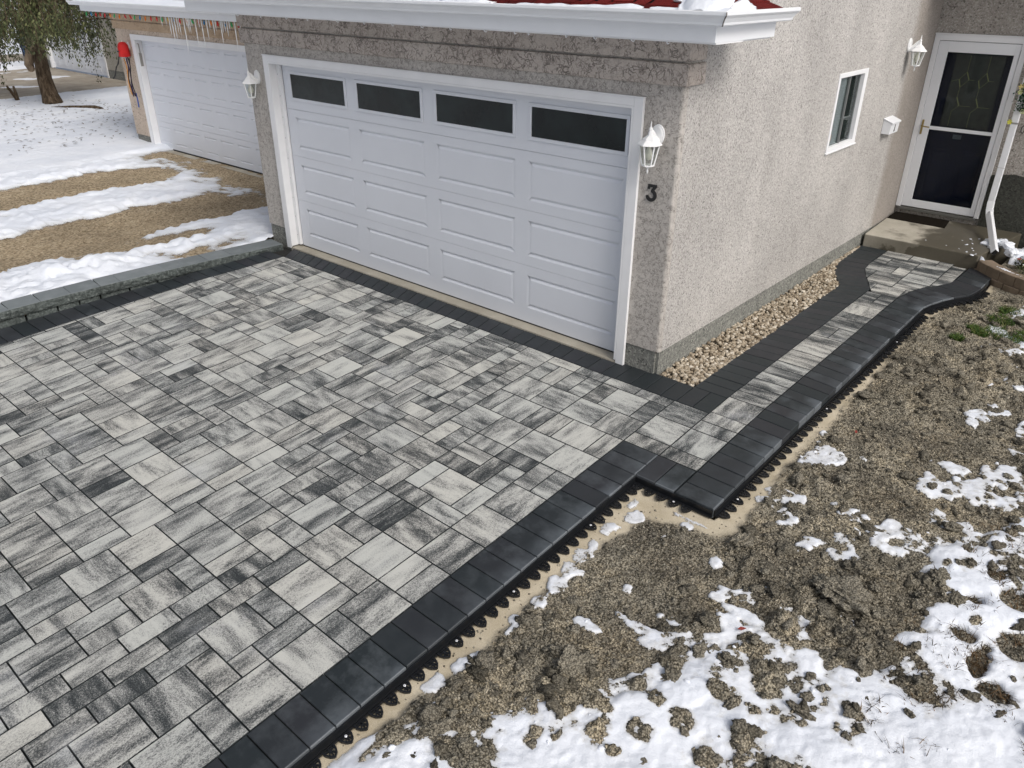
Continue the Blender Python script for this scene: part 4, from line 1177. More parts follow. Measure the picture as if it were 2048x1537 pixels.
# ---- garage door
gd = MB()
gx0, gx1, gy_, = -5.245, -.485, .105
secs = [(.030, .6072), (.6095, 1.1382), (1.1405, 1.6725), (1.6748, 2.16)]
for a, b in secs: gd.box(gx0, gx1, gy_ + (.0 if b > 2 else .016), gy_ + .045, a, b)
door = gd.build('garage_door', M['door_white'], house, .003)
W_ = (gx1 - gx0) / 4
GP = [(-5.089, -4.13), (-3.91, -2.947), (-2.72, -1.744), (-1.528, -.546)]
pan = MB()
def raised(mb, x0, x1, z0, z1, y):
    """raised long panel: shallow groove frame with a bevelled field, as pressed in steel"""
    def ring(r0, y0, r1, y1):
        A = [(x0 + r0, y0, z0 + r0), (x1 - r0, y0, z0 + r0), (x1 - r0, y0, z1 - r0), (x0 + r0, y0, z1 - r0)]
        B = [(x0 + r1, y1, z0 + r1), (x1 - r1, y1, z0 + r1), (x1 - r1, y1, z1 - r1), (x0 + r1, y1, z1 - r1)]
        for k in range(4):
            j = (k + 1) % 4; mb.poly([A[k], A[j], B[j], B[k]])
        return B
    ring(0, y, .010, y - .0085); ring(.010, y - .0085, .020, y - .002); ring(.020, y - .002, .050, y - .010)
    B = ring(.050, y - .010, .056, y - .0105)
    mb.poly(B)
for (a, b), (za, zb) in zip(secs[:3], ((.180, .512), (.705, 1.045), (1.232, 1.588))):
    skin(pan, gx0, gx1, a, b, gy_, [(x0 - .03 if x0 > -5 else -5.09, min(x1 + .03, -.535), za, zb) for x0, x1 in GP])
pan.build('pressed_panels', M['door_white'], door)
for x0, x1 in GP:
    mb = MB(); z0, z1 = 1.804, 2.056
    for q in ((x0 - .032, x1 + .032, z0 - .032, z0), (x0 - .032, x1 + .032, z1, z1 + .032), (x0 - .032, x0, z0, z1), (x1, x1 + .032, z0, z1)):
        mb.box(q[0], q[1], gy_ - .012, gy_ - .0005, q[2], q[3])
    fr = mb.build('window', M['door_white'], door, .003)
    mb = MB(); mb.box(x0 + .0005, x1 - .0005, gy_ - .004, gy_ - .001, z0 + .0005, z1 - .0005); mb.build('pane', M['dark_glass'], door)
# casing, jambs, stop
mb = MB(); c = .082
for x0, x1, z0, z1 in ((OX0 - c, OX0, -.0, OZ + .062), (OX1, OX1 + c, -.0, OZ + .062), (OX0, OX1, OZ, OZ + .062)):
    mb.box(x0, x1, -.030, -.0008, z0, z1)
cas = mb.build('door_casing', M['white_trim'], house, .003)
mb = MB(); mb.box(OX0 - c - .004, OX1 + c + .004, -.036, -.001, OZ + .063, OZ + .072); mb.build('drip_cap', M['white_trim'], cas)
mb = MB(); mb.box(OX0 + .0005, OX0 + .02, -.0295, .16, .03, OZ - .0005); mb.box(OX1 - .02, OX1 - .0005, -.0295, .16, .03, OZ - .0005); mb.box(OX0 + .02, OX1 - .02, -.0295, .16, OZ - .02, OZ - .0005)
mb.build('door_jamb', M['white_trim'], house, .002)
mb = MB(); mb.box(OX0 + .02, gx0 + .004, .062, .100, .04, OZ - .022); mb.box(gx1 - .004, OX1 - .02, .062, .100, .04, OZ - .022); mb.box(gx0 + .004, gx1 - .004, .062, .100, 2.148, OZ - .022)
stop = mb.build('door_stop', M['white_trim'], house, .004)
mb = MB()
for k in range(9): mb.box(OX0 + .040, OX0 + .047, .0585, .0620, .16 + k * .235, .167 + k * .235)
mb.build('screws', plain('screw', (.25, .25, .26), .5), stop)
mb = MB(); mb.box(OX0 - .0, OX1 + .0, -.026, .5, -.1, .014); tag(mb.build('garage_threshold', M['slab']), kind='structure')
mb = MB(); mb.box(gx0, gx1, gy_ + .004, gy_ + .035, .0142, .030); mb.build('bottom_seal', M['black'], door)

# ---- side window
mb = MB()
f = .045
mb.box(-.045, .012, WY0, WY1, WZ0, WZ0 + f); mb.box(-.045, .010, WY0, WY1, WZ1 - f, WZ1)
mb.box(-.045, .011, WY0, WY0 + f, WZ0 + f, WZ1 - f); mb.box(-.045, .011, WY1 - .09, WY1, WZ0 + f, WZ1 - f)
mb.box(.000, .022, WY0 - .02, WY1 + .02, WZ0 - .018, WZ0 - .0005)
win = mb.build('window', M['white_trim'], house, .004)
mb = MB(); mb.box(-.040, -.018, 3.435, 3.452, WZ0 + f, WZ1 - f); mb.build('meeting_rail', plain('dark_rail', (.2, .21, .21), .5), win)
mb = MB(); mb.box(-.036, -.033, WY0 + f, WY1 - .09, WZ0 + f, WZ1 - f); mb.build('pane', M['glass'], win)
mb = MB()
for k in range(34):
    z = WZ0 + .047 + k * .0202
    mb.prism([(-.046, WY0 + .02, z), (-.043, WY0 + .02, z + .002), (-.050, WY0 + .02, z + .0195), (-.053, WY0 + .02, z + .0175)], (0, 3.425 - WY0 - .02, 0))
mb.build('blind', M['blind'], win)
mb = MB(); mb.box(-.19, -.18, WY0, WY1, WZ0, WZ1); mb.box(-.18, -.06, 3.426, 3.434, WZ0 + .001, WZ1 - .001); mb.build('window_back', M['interior'], win)
mb = MB(); mb.box(-.075, -.068, 3.455, WY1 - .05, WZ0 + .002, WZ1 - .002); mb.build('dark_panel', plain('dark_green_panel', (.055, .066, .058), .8, var=.5, scale=9), win)  # dark green-grey panel behind the far half of the pane
mb = MB(); mb.box(-.0645, -.0605, 3.46, WY1 - .095, 1.715, 1.728); mb.build('muntin', plain('pale_bar', (.4, .42, .40), .5), win)
mb = MB(); mb.box(-.0325, -.0315, 3.14, 3.22, 1.53, 1.60); mb.build('sticker', plain('tan_sticker', (.34, .25, .19), .6), win)

# ---- entry: trim, storm door, inner door
mb = MB()
DZ0, DZ1 = .297, 2.44
mb.box(.004, .066, YD - .032, YD - .0005, DZ0, DZ1); mb.box(.974, 1.036, YD - .032, YD - .0005, DZ0, DZ1); mb.box(.066, .974, YD - .032, YD - .0005, 2.372, DZ1)
mb.box(.002, 1.038, YD - .044, YD - .0004, DZ1 + .0005, DZ1 + .014)
tr = mb.build('door_trim', M['white_trim'], house, .004)
mb = MB(); mb.box(.04, 1.0, YD - .05, YD + .12, DZ0 - .03, DZ0 - .001); mb.build('sill', plain('grey_sill', (.12, .12, .11), .6), tr)
mb = MB()
sx0, sx1, sz0, sz1, yf = .070, .970, .312, 2.366, YD - .022
gx_0, gx_1 = .186, .916
mb.box(sx0, gx_0, yf, yf + .03, sz0, sz1); mb.box(gx_1, sx1, yf, yf + .03, sz0, sz1)
mb.box(gx_0, gx_1, yf, yf + .03, sz0, .408); mb.box(gx_0, gx_1, yf, yf + .03, 2.243, sz1); mb.box(gx_0, gx_1, yf + .003, yf + .027, 1.318, 1.360)
sd_ = mb.build('storm_door', M['white_metal'], house, .003)
mb = MB(); mb.box(gx_0 - .002, gx_1 + .002, yf + .013, yf + .016, .406, 1.319); mb.box(gx_0 - .002, gx_1 + .002, yf + .013, yf + .016, 1.359, 2.245); mb.build('pane', M['glass'], sd_)
mb = MB(); mb.box(.088, .112, yf - .006, yf - .0005, 1.25, 1.43); mb.tube([(.100, yf - .004, 1.36), (.100, yf - .045, 1.36), (.118, yf - .052, 1.355), (.20, yf - .052, 1.35)], .008)
mb.build('lever_handle', M['brass'], sd_, smooth=True)
mb = MB()
for z in (.55, .95, 1.35, 1.75, 2.15): mb.box(.975, .979, YD - .0345, YD - .0322, z, z + .16)
mb.build('hinge_rail', plain('hinge_grey', (.35, .36, .36), .5), sd_)
yi = YD + .105
mb = MB(); mb.box(.055, .985, yi, yi + .04, .31, 2.38)
idr = mb.build('front_door', M['navy'], house)
mb = MB()
for x0, x1 in ((.24, .47), (.62, .85)): raised(mb, x0, x1, .46, 1.08, yi - .0005)
mb.build('door_panels', M['navy'], idr)
mb = MB(); mb.box(.27, .83, yi - .012, yi - .0005, 1.355, 2.225)
lf = mb.build('lite_frame', plain('lite_frame', (.02, .022, .026), .4), idr, .003)
mb = MB(); mb.box(.285, .815, yi - .014, yi - .0125, 1.37, 2.21); mb.build('leaded_glass', M['lite'], lf)
mb = MB(); yc = yi - .0165
def came(a, b, w=.0035): mb.bar((a[0], yc, a[1]), (b[0], yc, b[1]), w, .003, up=(0, 1, 0))
L_, Rr = .44, .66
for xm, s_ in ((L_, 1), (Rr, 1)):
    came((xm, 2.21), (xm, 2.02)); came((xm, 2.02), (xm - .07, 1.93)); came((xm - .07, 1.93), (xm - .04, 1.84)); came((xm - .04, 1.84), (xm - .045, 1.72))
    came((xm - .045, 1.72), (xm, 1.62)); came((xm, 1.62), (xm - .07, 1.55)); came((xm - .07, 1.55), (xm - .07, 1.37)); came((xm + .04, 1.93), (xm + .10, 1.93)); came((xm - .02, 1.62), (xm + .13, 1.62))
    came((xm, 2.02), (xm + .04, 1.93)); came((xm + .04, 1.93), (xm - .04, 1.84)); came((.285, 1.90), (.37, 1.93)); 
mb.build('came', plain('came_gold', (.30, .29, .13), .4, metal=.4), lf)
mb = MB()
for xm in (L_, Rr):
    for a, b in (((xm, 2.02), (xm + .04, 1.93)), ((xm - .07, 1.93), (xm - .04, 1.84)), ((xm - .045, 1.72), (xm, 1.62))): mb.bar((a[0], yc - .001, a[1]), (b[0], yc - .001, b[1]), .012, .004, up=(0, 1, 0))
mb.build('bevel_strips', plain('bevel_glass', (.36, .36, .16), .2), lf)
mb = MB(); mb.box(.46, .56, yi - .004, yi - .0005, 1.215, 1.27); mb.build('notice', plain('blue_grey_sticker', (.14, .17, .21), .5, var=.5, scale=60), idr)
mb = MB()
mb.lathe([(.026, 0), (.026, .006), (.012, .012), (.012, .03), (.027, .042), (.030, .055), (.020, .068), (.0, .07)], n=16, cap=False)
bmesh.ops.rotate(mb.bm, verts=mb.bm.verts, cent=(0, 0, 0), matrix=Matrix.Rotation(math.pi / 2, 3, 'X'))
bmesh.ops.translate(mb.bm, verts=mb.bm.verts, vec=(.135, yi, 1.235)); mb.build('knob', M['brass'], idr, smooth=True)

# ---- concrete step and mat
zst = lambda y: .158 + (y - 4.93) * .050
mb = MB(); b_ = [(.022, 4.93), (1.345, 4.925), (1.56, 6.075), (.022, 6.075)]
lo_ = [mb.bm.verts.new((x, y, -.25)) for x, y in b_]; hi_ = [mb.bm.verts.new((x, y, zst(y))) for x, y in b_]
mb.bm.faces.new(lo_[::-1]); mb.bm.faces.new(hi_)
for k in range(4): mb.bm.faces.new((lo_[k], lo_[(k + 1) % 4], hi_[(k + 1) % 4], hi_[k]))
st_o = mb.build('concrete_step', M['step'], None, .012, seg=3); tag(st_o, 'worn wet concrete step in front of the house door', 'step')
mb = MB()
mb.prism([(.035, 5.72, zst(5.72) + .001), (.75, 5.72, zst(5.72) + .001), (.72, 6.05, zst(6.05) + .001), (.035, 6.05, zst(6.05) + .001)], (0, 0, .010))
mat_o = mb.build('door_mat', plain('dark_mat', (.012, .009, .006), .95, .1, .4, 40, bump=.004), None, .003); tag(mat_o, 'dark brown doormat on the step below the door', 'doormat')

# ---- snow in the gutter and on the roof edge
X, Y = grid(-6.3, .50, -.505, -.395, .022, .011)
n1 = fbm(X * 2.2, Y * 4, 301, 3); n2 = fbm(X * 9, Y * 9, 311, 3)
Zs = 2.862 + .012 * n1 + .008 * n2 + .035 * sstep(-.50, -.40, Y) * (.5 + n1)
Zs = np.where(X < -2.7, Zs + .012, Zs)
hm = height_mesh('gutter_snow', X, Y, Zs, M['snow'], kind='stuff'); tag(hm, 'thin ridge of snow lying along the white gutter', 'snow')
P = []; R = []
rs = np.random.default_rng(21)
for _ in range(420):
    x = rs.uniform(-6.2, .42); y = rs.uniform(-.46, .15)
    g = float(fbm(np.array([x * 1.9]), np.array([y * 1.2]), 321, 3)[0])
    if x > -2.2 and g < .08 and rs.random() < .93: continue
    P.append((x, y, slope_z(x, y) + .014)); R.append(rs.uniform(.018, .05 if x < -2 else .034))
for _ in range(900):
    x = rs.uniform(-6.4, -1.9); y = rs.uniform(-.44, .4)
    P.append((x, y, slope_z(x, y) + .006)); R.append(rs.uniform(.04, .075))
tag(scatter('roof_snow', np.array(P), np.array(R), M['snow'], 3, .3, (.16, .34), 33, jit=.35), 'clumps of snow on the red shingles above the gutter', 'snow', kind='stuff')

X, Y = grid(.02, .50, -.50, .30, .0125)
n1 = fbm(X * 7, Y * 7, 331, 4); n2 = fbm(X * 25, Y * 25, 333, 2)
rz = 2.846 + .36 * np.minimum(Y + .455, .455 - X) + .014
dd = np.hypot((X - .30) / .19, (Y + .22) / .30)
hh = .075 * np.maximum(0, 1 - dd ** 2) ** .6 + .012 * n1 + .004 * n2 + .012
height_mesh('corner_snow', X, Y, rz + hh, M['snow'], (hh > 0) & (dd < 1.1), kind='stuff')
tag(bpy.data.objects['corner_snow'], 'smooth white mound of snow on the roof corner above the gutter end', 'snow')
# ---- small white light clips under the fascia
cl = MB(); cl.bar((0, 0, 0), (0, -.010, -.012), .006, .004); cl.bar((0, -.010, -.012), (.016, -.012, -.020), .005, .004); cl.bar((.016, -.012, -.020), (.022, -.004, -.012), .004, .004)
clip0 = cl.build('light_clip', M['white_metal']); tag(clip0, 'tiny white light clip hooked under the white fascia above the garage door', 'light clip', 'light clips under the garage fascia')
xs = [-5.55, -5.2, -4.75, -4.3, -3.95, -3.5, -3.1, -2.72, -2.35, -2.0, -1.62, -1.30, -1.16, -.80, -.55, -.24, .05]
for k, x in enumerate(xs):
    o = clip0 if k == 0 else clip0.copy()
    if k: COL.objects.link(o)
    o.location = (x, -.392, 2.681); o.rotation_euler = (0, 0, random.uniform(-.6, .6))

# ---- wall lanterns
def lantern(name_label):
    root = thing('wall_lantern', name_label, 'lantern')
    mb = MB()
    mb.prism([(.058 * math.cos(a), 0, .080 * math.sin(a) * (1.0 if math.sin(a) > 0 else .95)) for a in [2 * math.pi * k / 28 for k in range(28)]], (0, -.016, 0))
    mb.prism([(.046 * math.cos(a), -.016, .066 * math.sin(a)) for a in [2 * math.pi * k / 28 for k in range(28)]], (0, -.008, 0))
    mb.build('back_plate', M['lantern_white'], root, .004)
    mb = MB(); mb.tube([(0, -.02, -.045), (0, -.045, -.030), (0, -.068, .0), (0, -.088, .030), (0, -.100, .046), (0, -.115, .048)], [.032, .028, .022, .017, .013, .012], 10); mb.build('arm', M['lantern_white'], root, smooth=True)
    ay = -.118
    mb = MB(); ph = math.pi / 6
    mb.lathe([(.002, .115), (.006, .085), (.004, .078), (.012, .066), (.016, .050), (.012, .044), (.017, .036), (.020, .015), (.030, .008), (.056, -.012), (.058, -.020), (.094, -.050), (.096, -.056), (.088, -.058)][::-1], (0, ay, 0), 6, ph, cap=True)
    mb.build('cap', M['lantern_white'], root)
    mb = MB()
    for k in range(6):
        a = ph + k * math.pi / 3
        mb.bar((.076 * math.cos(a), ay + .076 * math.sin(a), -.057), (.045 * math.cos(a), ay + .045 * math.sin(a), -.208), .0085, .0085)
        b = a + math.pi / 3
        mb.bar((.045 * math.cos(a), ay + .045 * math.sin(a), -.208), (.045 * math.cos(b), ay + .045 * math.sin(b), -.208), .010, .010)
    mb.lathe([(.044, -.214), (.044, -.206)], (0, ay, 0), 6, ph); mb.lathe([(.001, -.275), (.008, -.252), (.005, -.236), (.010, -.228), (.022, -.215)], (0, ay, 0), 8)
    mb.build('cage', M['lantern_white'], root)
    mb = MB(); mb.lathe([(.040, -.204), (.071, -.060)], (0, ay, 0), 6, ph, cap=False); mb.build('glass', M['lantern_glass'], root)
    mb = MB(); mb.lathe([(.014, -.058), (.016, -.085), (.030, -.115), (.033, -.135), (.024, -.160), (.004, -.172)], (0, ay, 0), 14); mb.build('bulb', M['bulb'], root, smooth=True)
    return root
l1 = lantern('white wall lantern right of the garage door, above the number 3'); l1.location = (-.19, -.001, 1.992)
l2 = copy_tree(l1, 'white wall lantern on the narrow pier left of the garage door'); l2.location = (-5.59, -.001, 1.992)
l3 = copy_tree(l1, 'white wall lantern on the side wall beside the house door'); l3.location = (.001, 5.09, 2.36); l3.rotation_euler = (0, 0, math.pi / 2)
for l in (l1, l2, l3): l['group'] = 'white wall lanterns'

# ---- number 3
def stroke(mb, pts, w, d, y):
    """flat ribbon numeral: pts in x,z"""
    P = [Vector((a, b)) for a, b in pts]; Lf = []; Rt = []
    for i, p in enumerate(P):
        t = (P[min(i + 1, len(P) - 1)] - P[max(i - 1, 0)]).normalized(); n = Vector((-t.y, t.x)); ww = w[i] if isinstance(w, list) else w
        Lf.append(p + n * ww / 2); Rt.append(p - n * ww / 2)
    for i in range(len(P) - 1):
        mb.prism([(Lf[i].x, y, Lf[i].y), (Lf[i + 1].x, y, Lf[i + 1].y), (Rt[i + 1].x, y, Rt[i + 1].y), (Rt[i].x, y, Rt[i].y)], (0, -d, 0))
n3 = MB()
cx0, cz0 = -.196, 1.552
def p3(l): return [(cx0 + a, cz0 + b) for a, b in l]
stroke(n3, p3([(-.036, .026), (-.034, .062)]), .018, .008, -.002)
stroke(n3, p3([(-.040, .053), (.036, .053)]), .022, .0082, -.002)
stroke(n3, p3([(.030, .057), (-.004, .014)]), .022, .0084, -.002)
arc = [(-.010 + .036 * math.cos(a), -.022 + .036 * math.sin(a)) for a in [math.radians(q) for q in range(95, -176, -15)]]
stroke(n3, p3(arc), [.016] + [.026] * (len(arc) - 4) + [.026, .022, .020], .0086, -.002)
tag(n3.build('house_number', M['black']), 'black metal house number 3 below the right garage lantern', 'house number')

# ---- mailbox with the number 1 on its front
mbx = thing('mailbox', 'white metal mailbox on the side wall between window and door', 'mailbox', (.05, 4.9, 1.41))
y0, y1 = 4.755, 5.055
mb = MB(); mb.prism([(.002, y0, 1.41), (.098, y0, 1.41), (.104, y0, 1.535), (.002, y0, 1.575)], (0, y1 - y0, 0)); mb.build('body', M['white_metal'], mbx, .004)
mb = MB(); mb.prism([(.0015, y0 - .006, 1.578), (.112, y0 - .006, 1.537), (.112, y0 - .006, 1.525), (.116, y0 - .006, 1.525), (.116, y0 - .006, 1.543), (.0015, y0 - .006, 1.588)], (0, y1 - y0 + .012, 0)); mb.build('lid', M['white_metal'], mbx, .002)
mb = MB(); mb.bar((.1005, 4.905, 1.432), (.1042, 4.905, 1.512), .004, .018, up=(0, 1, 0)); mb.bar((.1005, 4.905, 1.432), (.1012, 4.905, 1.447), .0045, .028, up=(0, 1, 0)); mb.build('numeral', M['black'], mbx)

# ---- downspout
ds = thing('downspout', 'white downspout right of the house door with a kicked-out bottom', 'downspout', (1.16, 6.0, .2))
def pipe(pts, w, d):
    mb = MB()
    for a, b in zip(pts[:-1], pts[1:]): mb.bar(a, b, w, d, up=(0, -1, 0.001))
    return mb
pipe([(1.135, 6.005, 3.27), (1.135, 6.005, .53)], .075, .055).build('pipe', M['white_metal'], ds, .008)
pipe([(1.135, 6.005, .56), (1.145, 5.985, .47), (1.17, 5.93, .41)], .078, .058).build('elbow', M['white_metal'], ds, .006)
pipe([(1.165, 5.935, .42), (1.46, 5.16, .17)], .074, .056).build('leader', M['white_metal'], ds, .008)
mb = MB(); mb.bar((1.463, 5.155, .170), (1.4645, 5.150, .169), .060, .044, up=(0, -1, .001)); mb.build('outlet', M['black'], ds)
mb = MB(); mb.bar((1.140, 5.97, .485), (1.142, 5.967, .478), .080, .006, up=(0, -1, 0)); mb.bar((1.155, 5.933, .448), (1.175, 5.932, .448), .05, .006); mb.build('crimp', M['black'], ds)
mb = MB(); mb.box(1.09, 1.18, 5.974, 5.9765, 1.50, 1.52); mb.box(1.09, 1.18, 5.974, 5.9765, .98, .983); mb.build('strap', plain('strap_grey', (.3, .3, .28), .5), ds)

# ---- hanging flower ornament and hook at the right edge
orn = thing('wall_ornament', 'green hanging ornament with yellow flowers on the wall right of the door', 'ornament', (1.18, 5.96, 1.85))
rg = np.random.default_rng(8); V = []; F = []; T = []
for _ in range(420):
    z = rg.uniform(1.66, 2.0); wd = .055 + .03 * math.sin((z - 1.66) * 9)
    x = 1.19 + rg.normal(0, wd * .6); y = 5.93 + rg.normal(0, .02); a = rg.uniform(0, 6.28); b = rg.uniform(-1, 1); L = .022
    d1 = np.array([math.cos(a) * math.cos(b), math.sin(a) * math.cos(b), math.sin(b)]) * L; d2 = np.array([-math.sin(a), math.cos(a), .3]) * L * .45
    c0 = np.array([x, y, z]); k = len(V); V += [c0 - d1, c0 + d2, c0 + d1, c0 - d2]; F.append((k, k + 1, k + 2, k + 3)); T += [rg.random()] * 4
np_mesh('leaves', V, np.array(F), leaf_mat('ornament_green', (.004, .03, .012), (.01, .07, .03), (.05, .16, .05)), {'tone': ('POINT', 'FLOAT', T)}, orn)
for x, z, c in ((1.115, 1.93, (.75, .6, .2)), (1.16, 1.965, (.7, .62, .35)), (1.12, 1.87, (.6, .62, .3)), (1.20, 1.66, (.55, .6, .3)), (1.10, 1.53, (.62, .62, .05))):
    mb = MB()
    for k in range(6):
        a = k * math.pi / 3; mb.prism([(x, 5.915, z), (x + .024 * math.cos(a - .4), 5.910, z + .024 * math.sin(a - .4)), (x + .032 * math.cos(a), 5.905, z + .032 * math.sin(a)), (x + .024 * math.cos(a + .4), 5.910, z + .024 * math.sin(a + .4))], (0, -.003, 0))
    mb.build('flower', plain('petal', c, .6), orn)
hk = MB(); hk.tube([(1.235 + .018 * math.cos(a), 6.06, 1.44 + .042 * math.sin(a)) for a in [2 * math.pi * k / 14 for k in range(15)]], .006, 6)
hk.bar((1.235, 6.06, 1.48), (1.235, 6.074, 1.50), .012, .012)
tag(hk.build('wall_hook', M['black'], smooth=True), 'small black ring hook on the wall right of the downspout', 'hook')

# ---- planter: two curved courses of concrete blocks, plants, snow
pl = thing('planter_wall', 'low curved brown block planter wall beside the step', 'planter', (1.9, 4.6, -.1))
line = [(1.30, 5.02), (1.40, 4.86), (1.56, 4.70), (1.75, 4.57), (1.97, 4.46), (2.25, 4.37), (2.6, 4.32), (3.3, 4.3)]
def course_blocks(off, z0, z1, rec, tag_):
    b = Blocks(); N = 11
    A = resample(line, 44); nrm = []
    s = off
    d = np.r_[0, np.cumsum(np.hypot(*np.diff(A, axis=0).T))]
    pt = lambda u: np.array([np.interp(u, d, A[:, 0]), np.interp(u, d, A[:, 1])])
    rb = random.Random(int(off * 100))
    while s < d[-1] - .1:
        L = .205; p, q = pt(s + .003), pt(min(s + L - .003, d[-1])); dv = (q - p) / np.linalg.norm(q - p); n = np.array([-dv[1], dv[0]])
        if n[1] < 0: n = -n
        p2 = p + n * rec; q2 = q + n * rec; P = [tuple(p2), tuple(q2), tuple(q2 + n * .16), tuple(p2 + n * .16)]
        m_ = (p2 + q2) / 2 - n * .012; P = [P[0], tuple(m_), P[1], P[2], P[3]]
        b.block(P, lambda y: z1, rb.gauss(0, .003), [(0, 0, 0)] * 5, (rb.random(), rb.random(), 0), depth=z1 - z0, inset=.008, gap=.001)
        s += L
    return b.build('block_course', M['planter_block'], pl)
course_blocks(.0, -.125, .0, -.012, 'lower'); course_blocks(.11, .001, .118, .0, 'upper')
X, Y = grid(1.36, 3.3, 4.40, 5.9, .025)
inner = np.interp(X, [p[0] for p in line], [p[1] for p in line]) + .10
Zb = .07 + .02 * fbm(X * 6, Y * 6, 401, 3)
height_mesh('planter_soil', X, Y, Zb, M['soil'], (Y > inner) & ~((X < 1.60) & (Y > 4.9) ) | ((X > 1.60) & (Y > inner)), {'sand': X * 0})
n1 = fbm(X * 4, Y * 4, 411, 3)
edge_d = Y - np.interp(X, [p[0] for p in line], [p[1] for p in line])
sn = .118 + .035 * n1 + .022 - .12 * np.abs(edge_d - .09) / .12
sn = np.where((X > 1.62) & (Y > 5.15), .22 + .06 * n1 - .25 * np.hypot(X - 1.75, Y - 5.4), sn)
height_mesh('planter_snow', X, Y, sn, M['snow'], (sn > np.where(edge_d < .16, .121, Zb + .005)) & (edge_d > .005))
P = []; R = []
for x, y, z, r in [(1.36, 5.52, .225, .075), (1.31, 5.40, .222, .06), (1.45, 5.60, .225, .07), (1.40, 5.30, .222, .05), (1.55, 5.35, .24, .095), (1.62, 5.22, .22, .085), (1.52, 5.48, .23, .08), (1.78, 5.15, .20, .09), (1.9, 5.2, .17, .08)]: P.append((x, y, z - .032)); R.append(r)
tag(scatter('step_snow', np.array(P), np.array(R), M['snow'], 4, .35, (.35, .6), 44, jit=.3), 'rounded heap of snow around the downspout end on the step', 'snow', kind='stuff')
P = [(1.15, 5.3), (1.12, 5.36), (1.18, 5.2), (1.13, 5.12), (1.22, 5.02), (1.2, 5.42), (1.25, 4.95), (1.3, 4.83), (1.1, 4.92), (.95, 4.95), (1.05, 5.25), (1.28, 4.78), (.7, 5.0), (1.2, 4.86)]
tag(scatter('snow_crumbs', np.array([(a, b + .12, zst(b + .12) + .003) for a, b in P]), np.array([.012, .018, .014, .02, .014, .012, .01, .02, .008, .008, .01, .024, .007, .012]), M['snow'], 2, .3, (.15, .3), 45), 'thin crumbs of snow on the wet concrete step', 'snow', kind='stuff')
def plant(label, x, y, z, cols, seed):
    root = thing('flowering_plant', label, 'plant', (x, y, z), 'frosted plants in the planter')
    r = np.random.default_rng(seed); V = []; F = []; T = []
    for _ in range(150):
        a = r.uniform(0, 6.28); q = .10 * math.sqrt(r.random()); h = r.uniform(.02, .13); px, py, pz = x + q * math.cos(a), y + q * math.sin(a), z + h; L = r.uniform(.015, .032)
        b = r.uniform(-.5, .9); d1 = np.array([math.cos(a) * math.cos(b), math.sin(a) * math.cos(b), math.sin(b)]) * L; d2 = np.array([-math.sin(a), math.cos(a), .2]) * L * .5
        c0 = np.array([px, py, pz]); k = len(V); V += [c0 - d1, c0 + d2, c0 + d1, c0 - d2]; F.append((k, k + 1, k + 2, k + 3)); T += [r.random()] * 4
    np_mesh('leaves', V, np.array(F), M['leaf'], {'tone': ('POINT', 'FLOAT', T)}, root)
    for k in range(7):
        a = r.uniform(0, 6.28); q = .085 * math.sqrt(r.random()); c0 = (x + q * math.cos(a), y + q * math.sin(a), z + r.uniform(.09, .14)); mb = MB()
        for j in range(5):
            t_ = j * 1.2566 + a; mb.prism([(c0[0], c0[1], c0[2]), (c0[0] + .016 * math.cos(t_ - .5), c0[1] + .016 * math.sin(t_ - .5), c0[2] + .006), (c0[0] + .024 * math.cos(t_), c0[1] + .024 * math.sin(t_), c0[2] + .004), (c0[0] + .016 * math.cos(t_ + .5), c0[1] + .016 * math.sin(t_ + .5), c0[2] + .006)], (0, 0, .002))
        mb.build('flower', cols[k % len(cols)], root)
cr = plain('petal_red', (.35, .03, .03), .6); co_ = plain('petal_orange', (.62, .19, .02), .6); cy = plain('petal_rust', (.3, .08, .03), .6)
plant('low plant with small red flowers behind the downspout end', 1.80, 5.00, .07, [cr, cy], 1)
plant('low plant with orange flowers at the front of the planter', 1.88, 4.76, .07, [co_, cy, cr], 2)
plant('dark leafy plant at the far right end of the planter', 2.06, 4.86, .07, [cr, co_], 3)
# ------------------------------------------------------------------ neighbour house (number 7)
NY = 2.45; ND = -.27
nb = thing('neighbour_house', 'tan stucco neighbour house with white double garage door and icicles', 'house', (-11.4, 6, -.3))
nx0, nx1 = -13.86, -8.92; nzt = 1.925
mb = MB(); mb.box(-14.56, nx0, NY, NY + .2, -.02, 2.40); mb.box(nx1, XL - .003, NY, NY + .2, -.02, 2.40); mb.box(nx0, nx1, NY, NY + .2, nzt, 2.40)
mb.box(-14.56, -14.36, NY + .2, 9.5, -.02, 2.9); mb.build('wall', M['tan_stucco'], nb)
mb = MB(); mb.box(-14.55, nx0 - .003, NY + .012, NY + .12, -.5, -.021); mb.build('foundation', M['parging'], nb); mb = MB(); mb.box(nx1 + .003, XL - .003, NY + .012, NY + .12, -.5, -.021); mb.box(-14.55, -14.4, NY + .12, 9.4, -.5, -.021); mb.build('foundation', M['parging'], nb)
mb = MB(); mb.box(-14.60, XL - .06, NY - .03, NY - .001, 2.055, 2.205); mb.box(-14.605, XL - .06, NY - .036, NY - .002, 2.217, 2.372); mb.build('cornice_band', M['tan_band'], nb, .012, seg=3)
mb = MB(); mb.box(-15.05, -6.0, NY - .38, NY - .0005, 2.374, 2.386); mb.build('soffit', M['white_trim'], nb)
mb = MB(); mb.box(-15.05, -6.0, NY - .40, NY - .382, 2.370, 2.475); mb.build('fascia', M['white_metal'], nb, .003)
mb = MB()
pr = [(0, 2.482), (.074, 2.475), (.083, 2.492), (.098, 2.518), (.115, 2.538), (.115, 2.556), (.103, 2.556), (.070, 2.488), (.006, 2.492)]
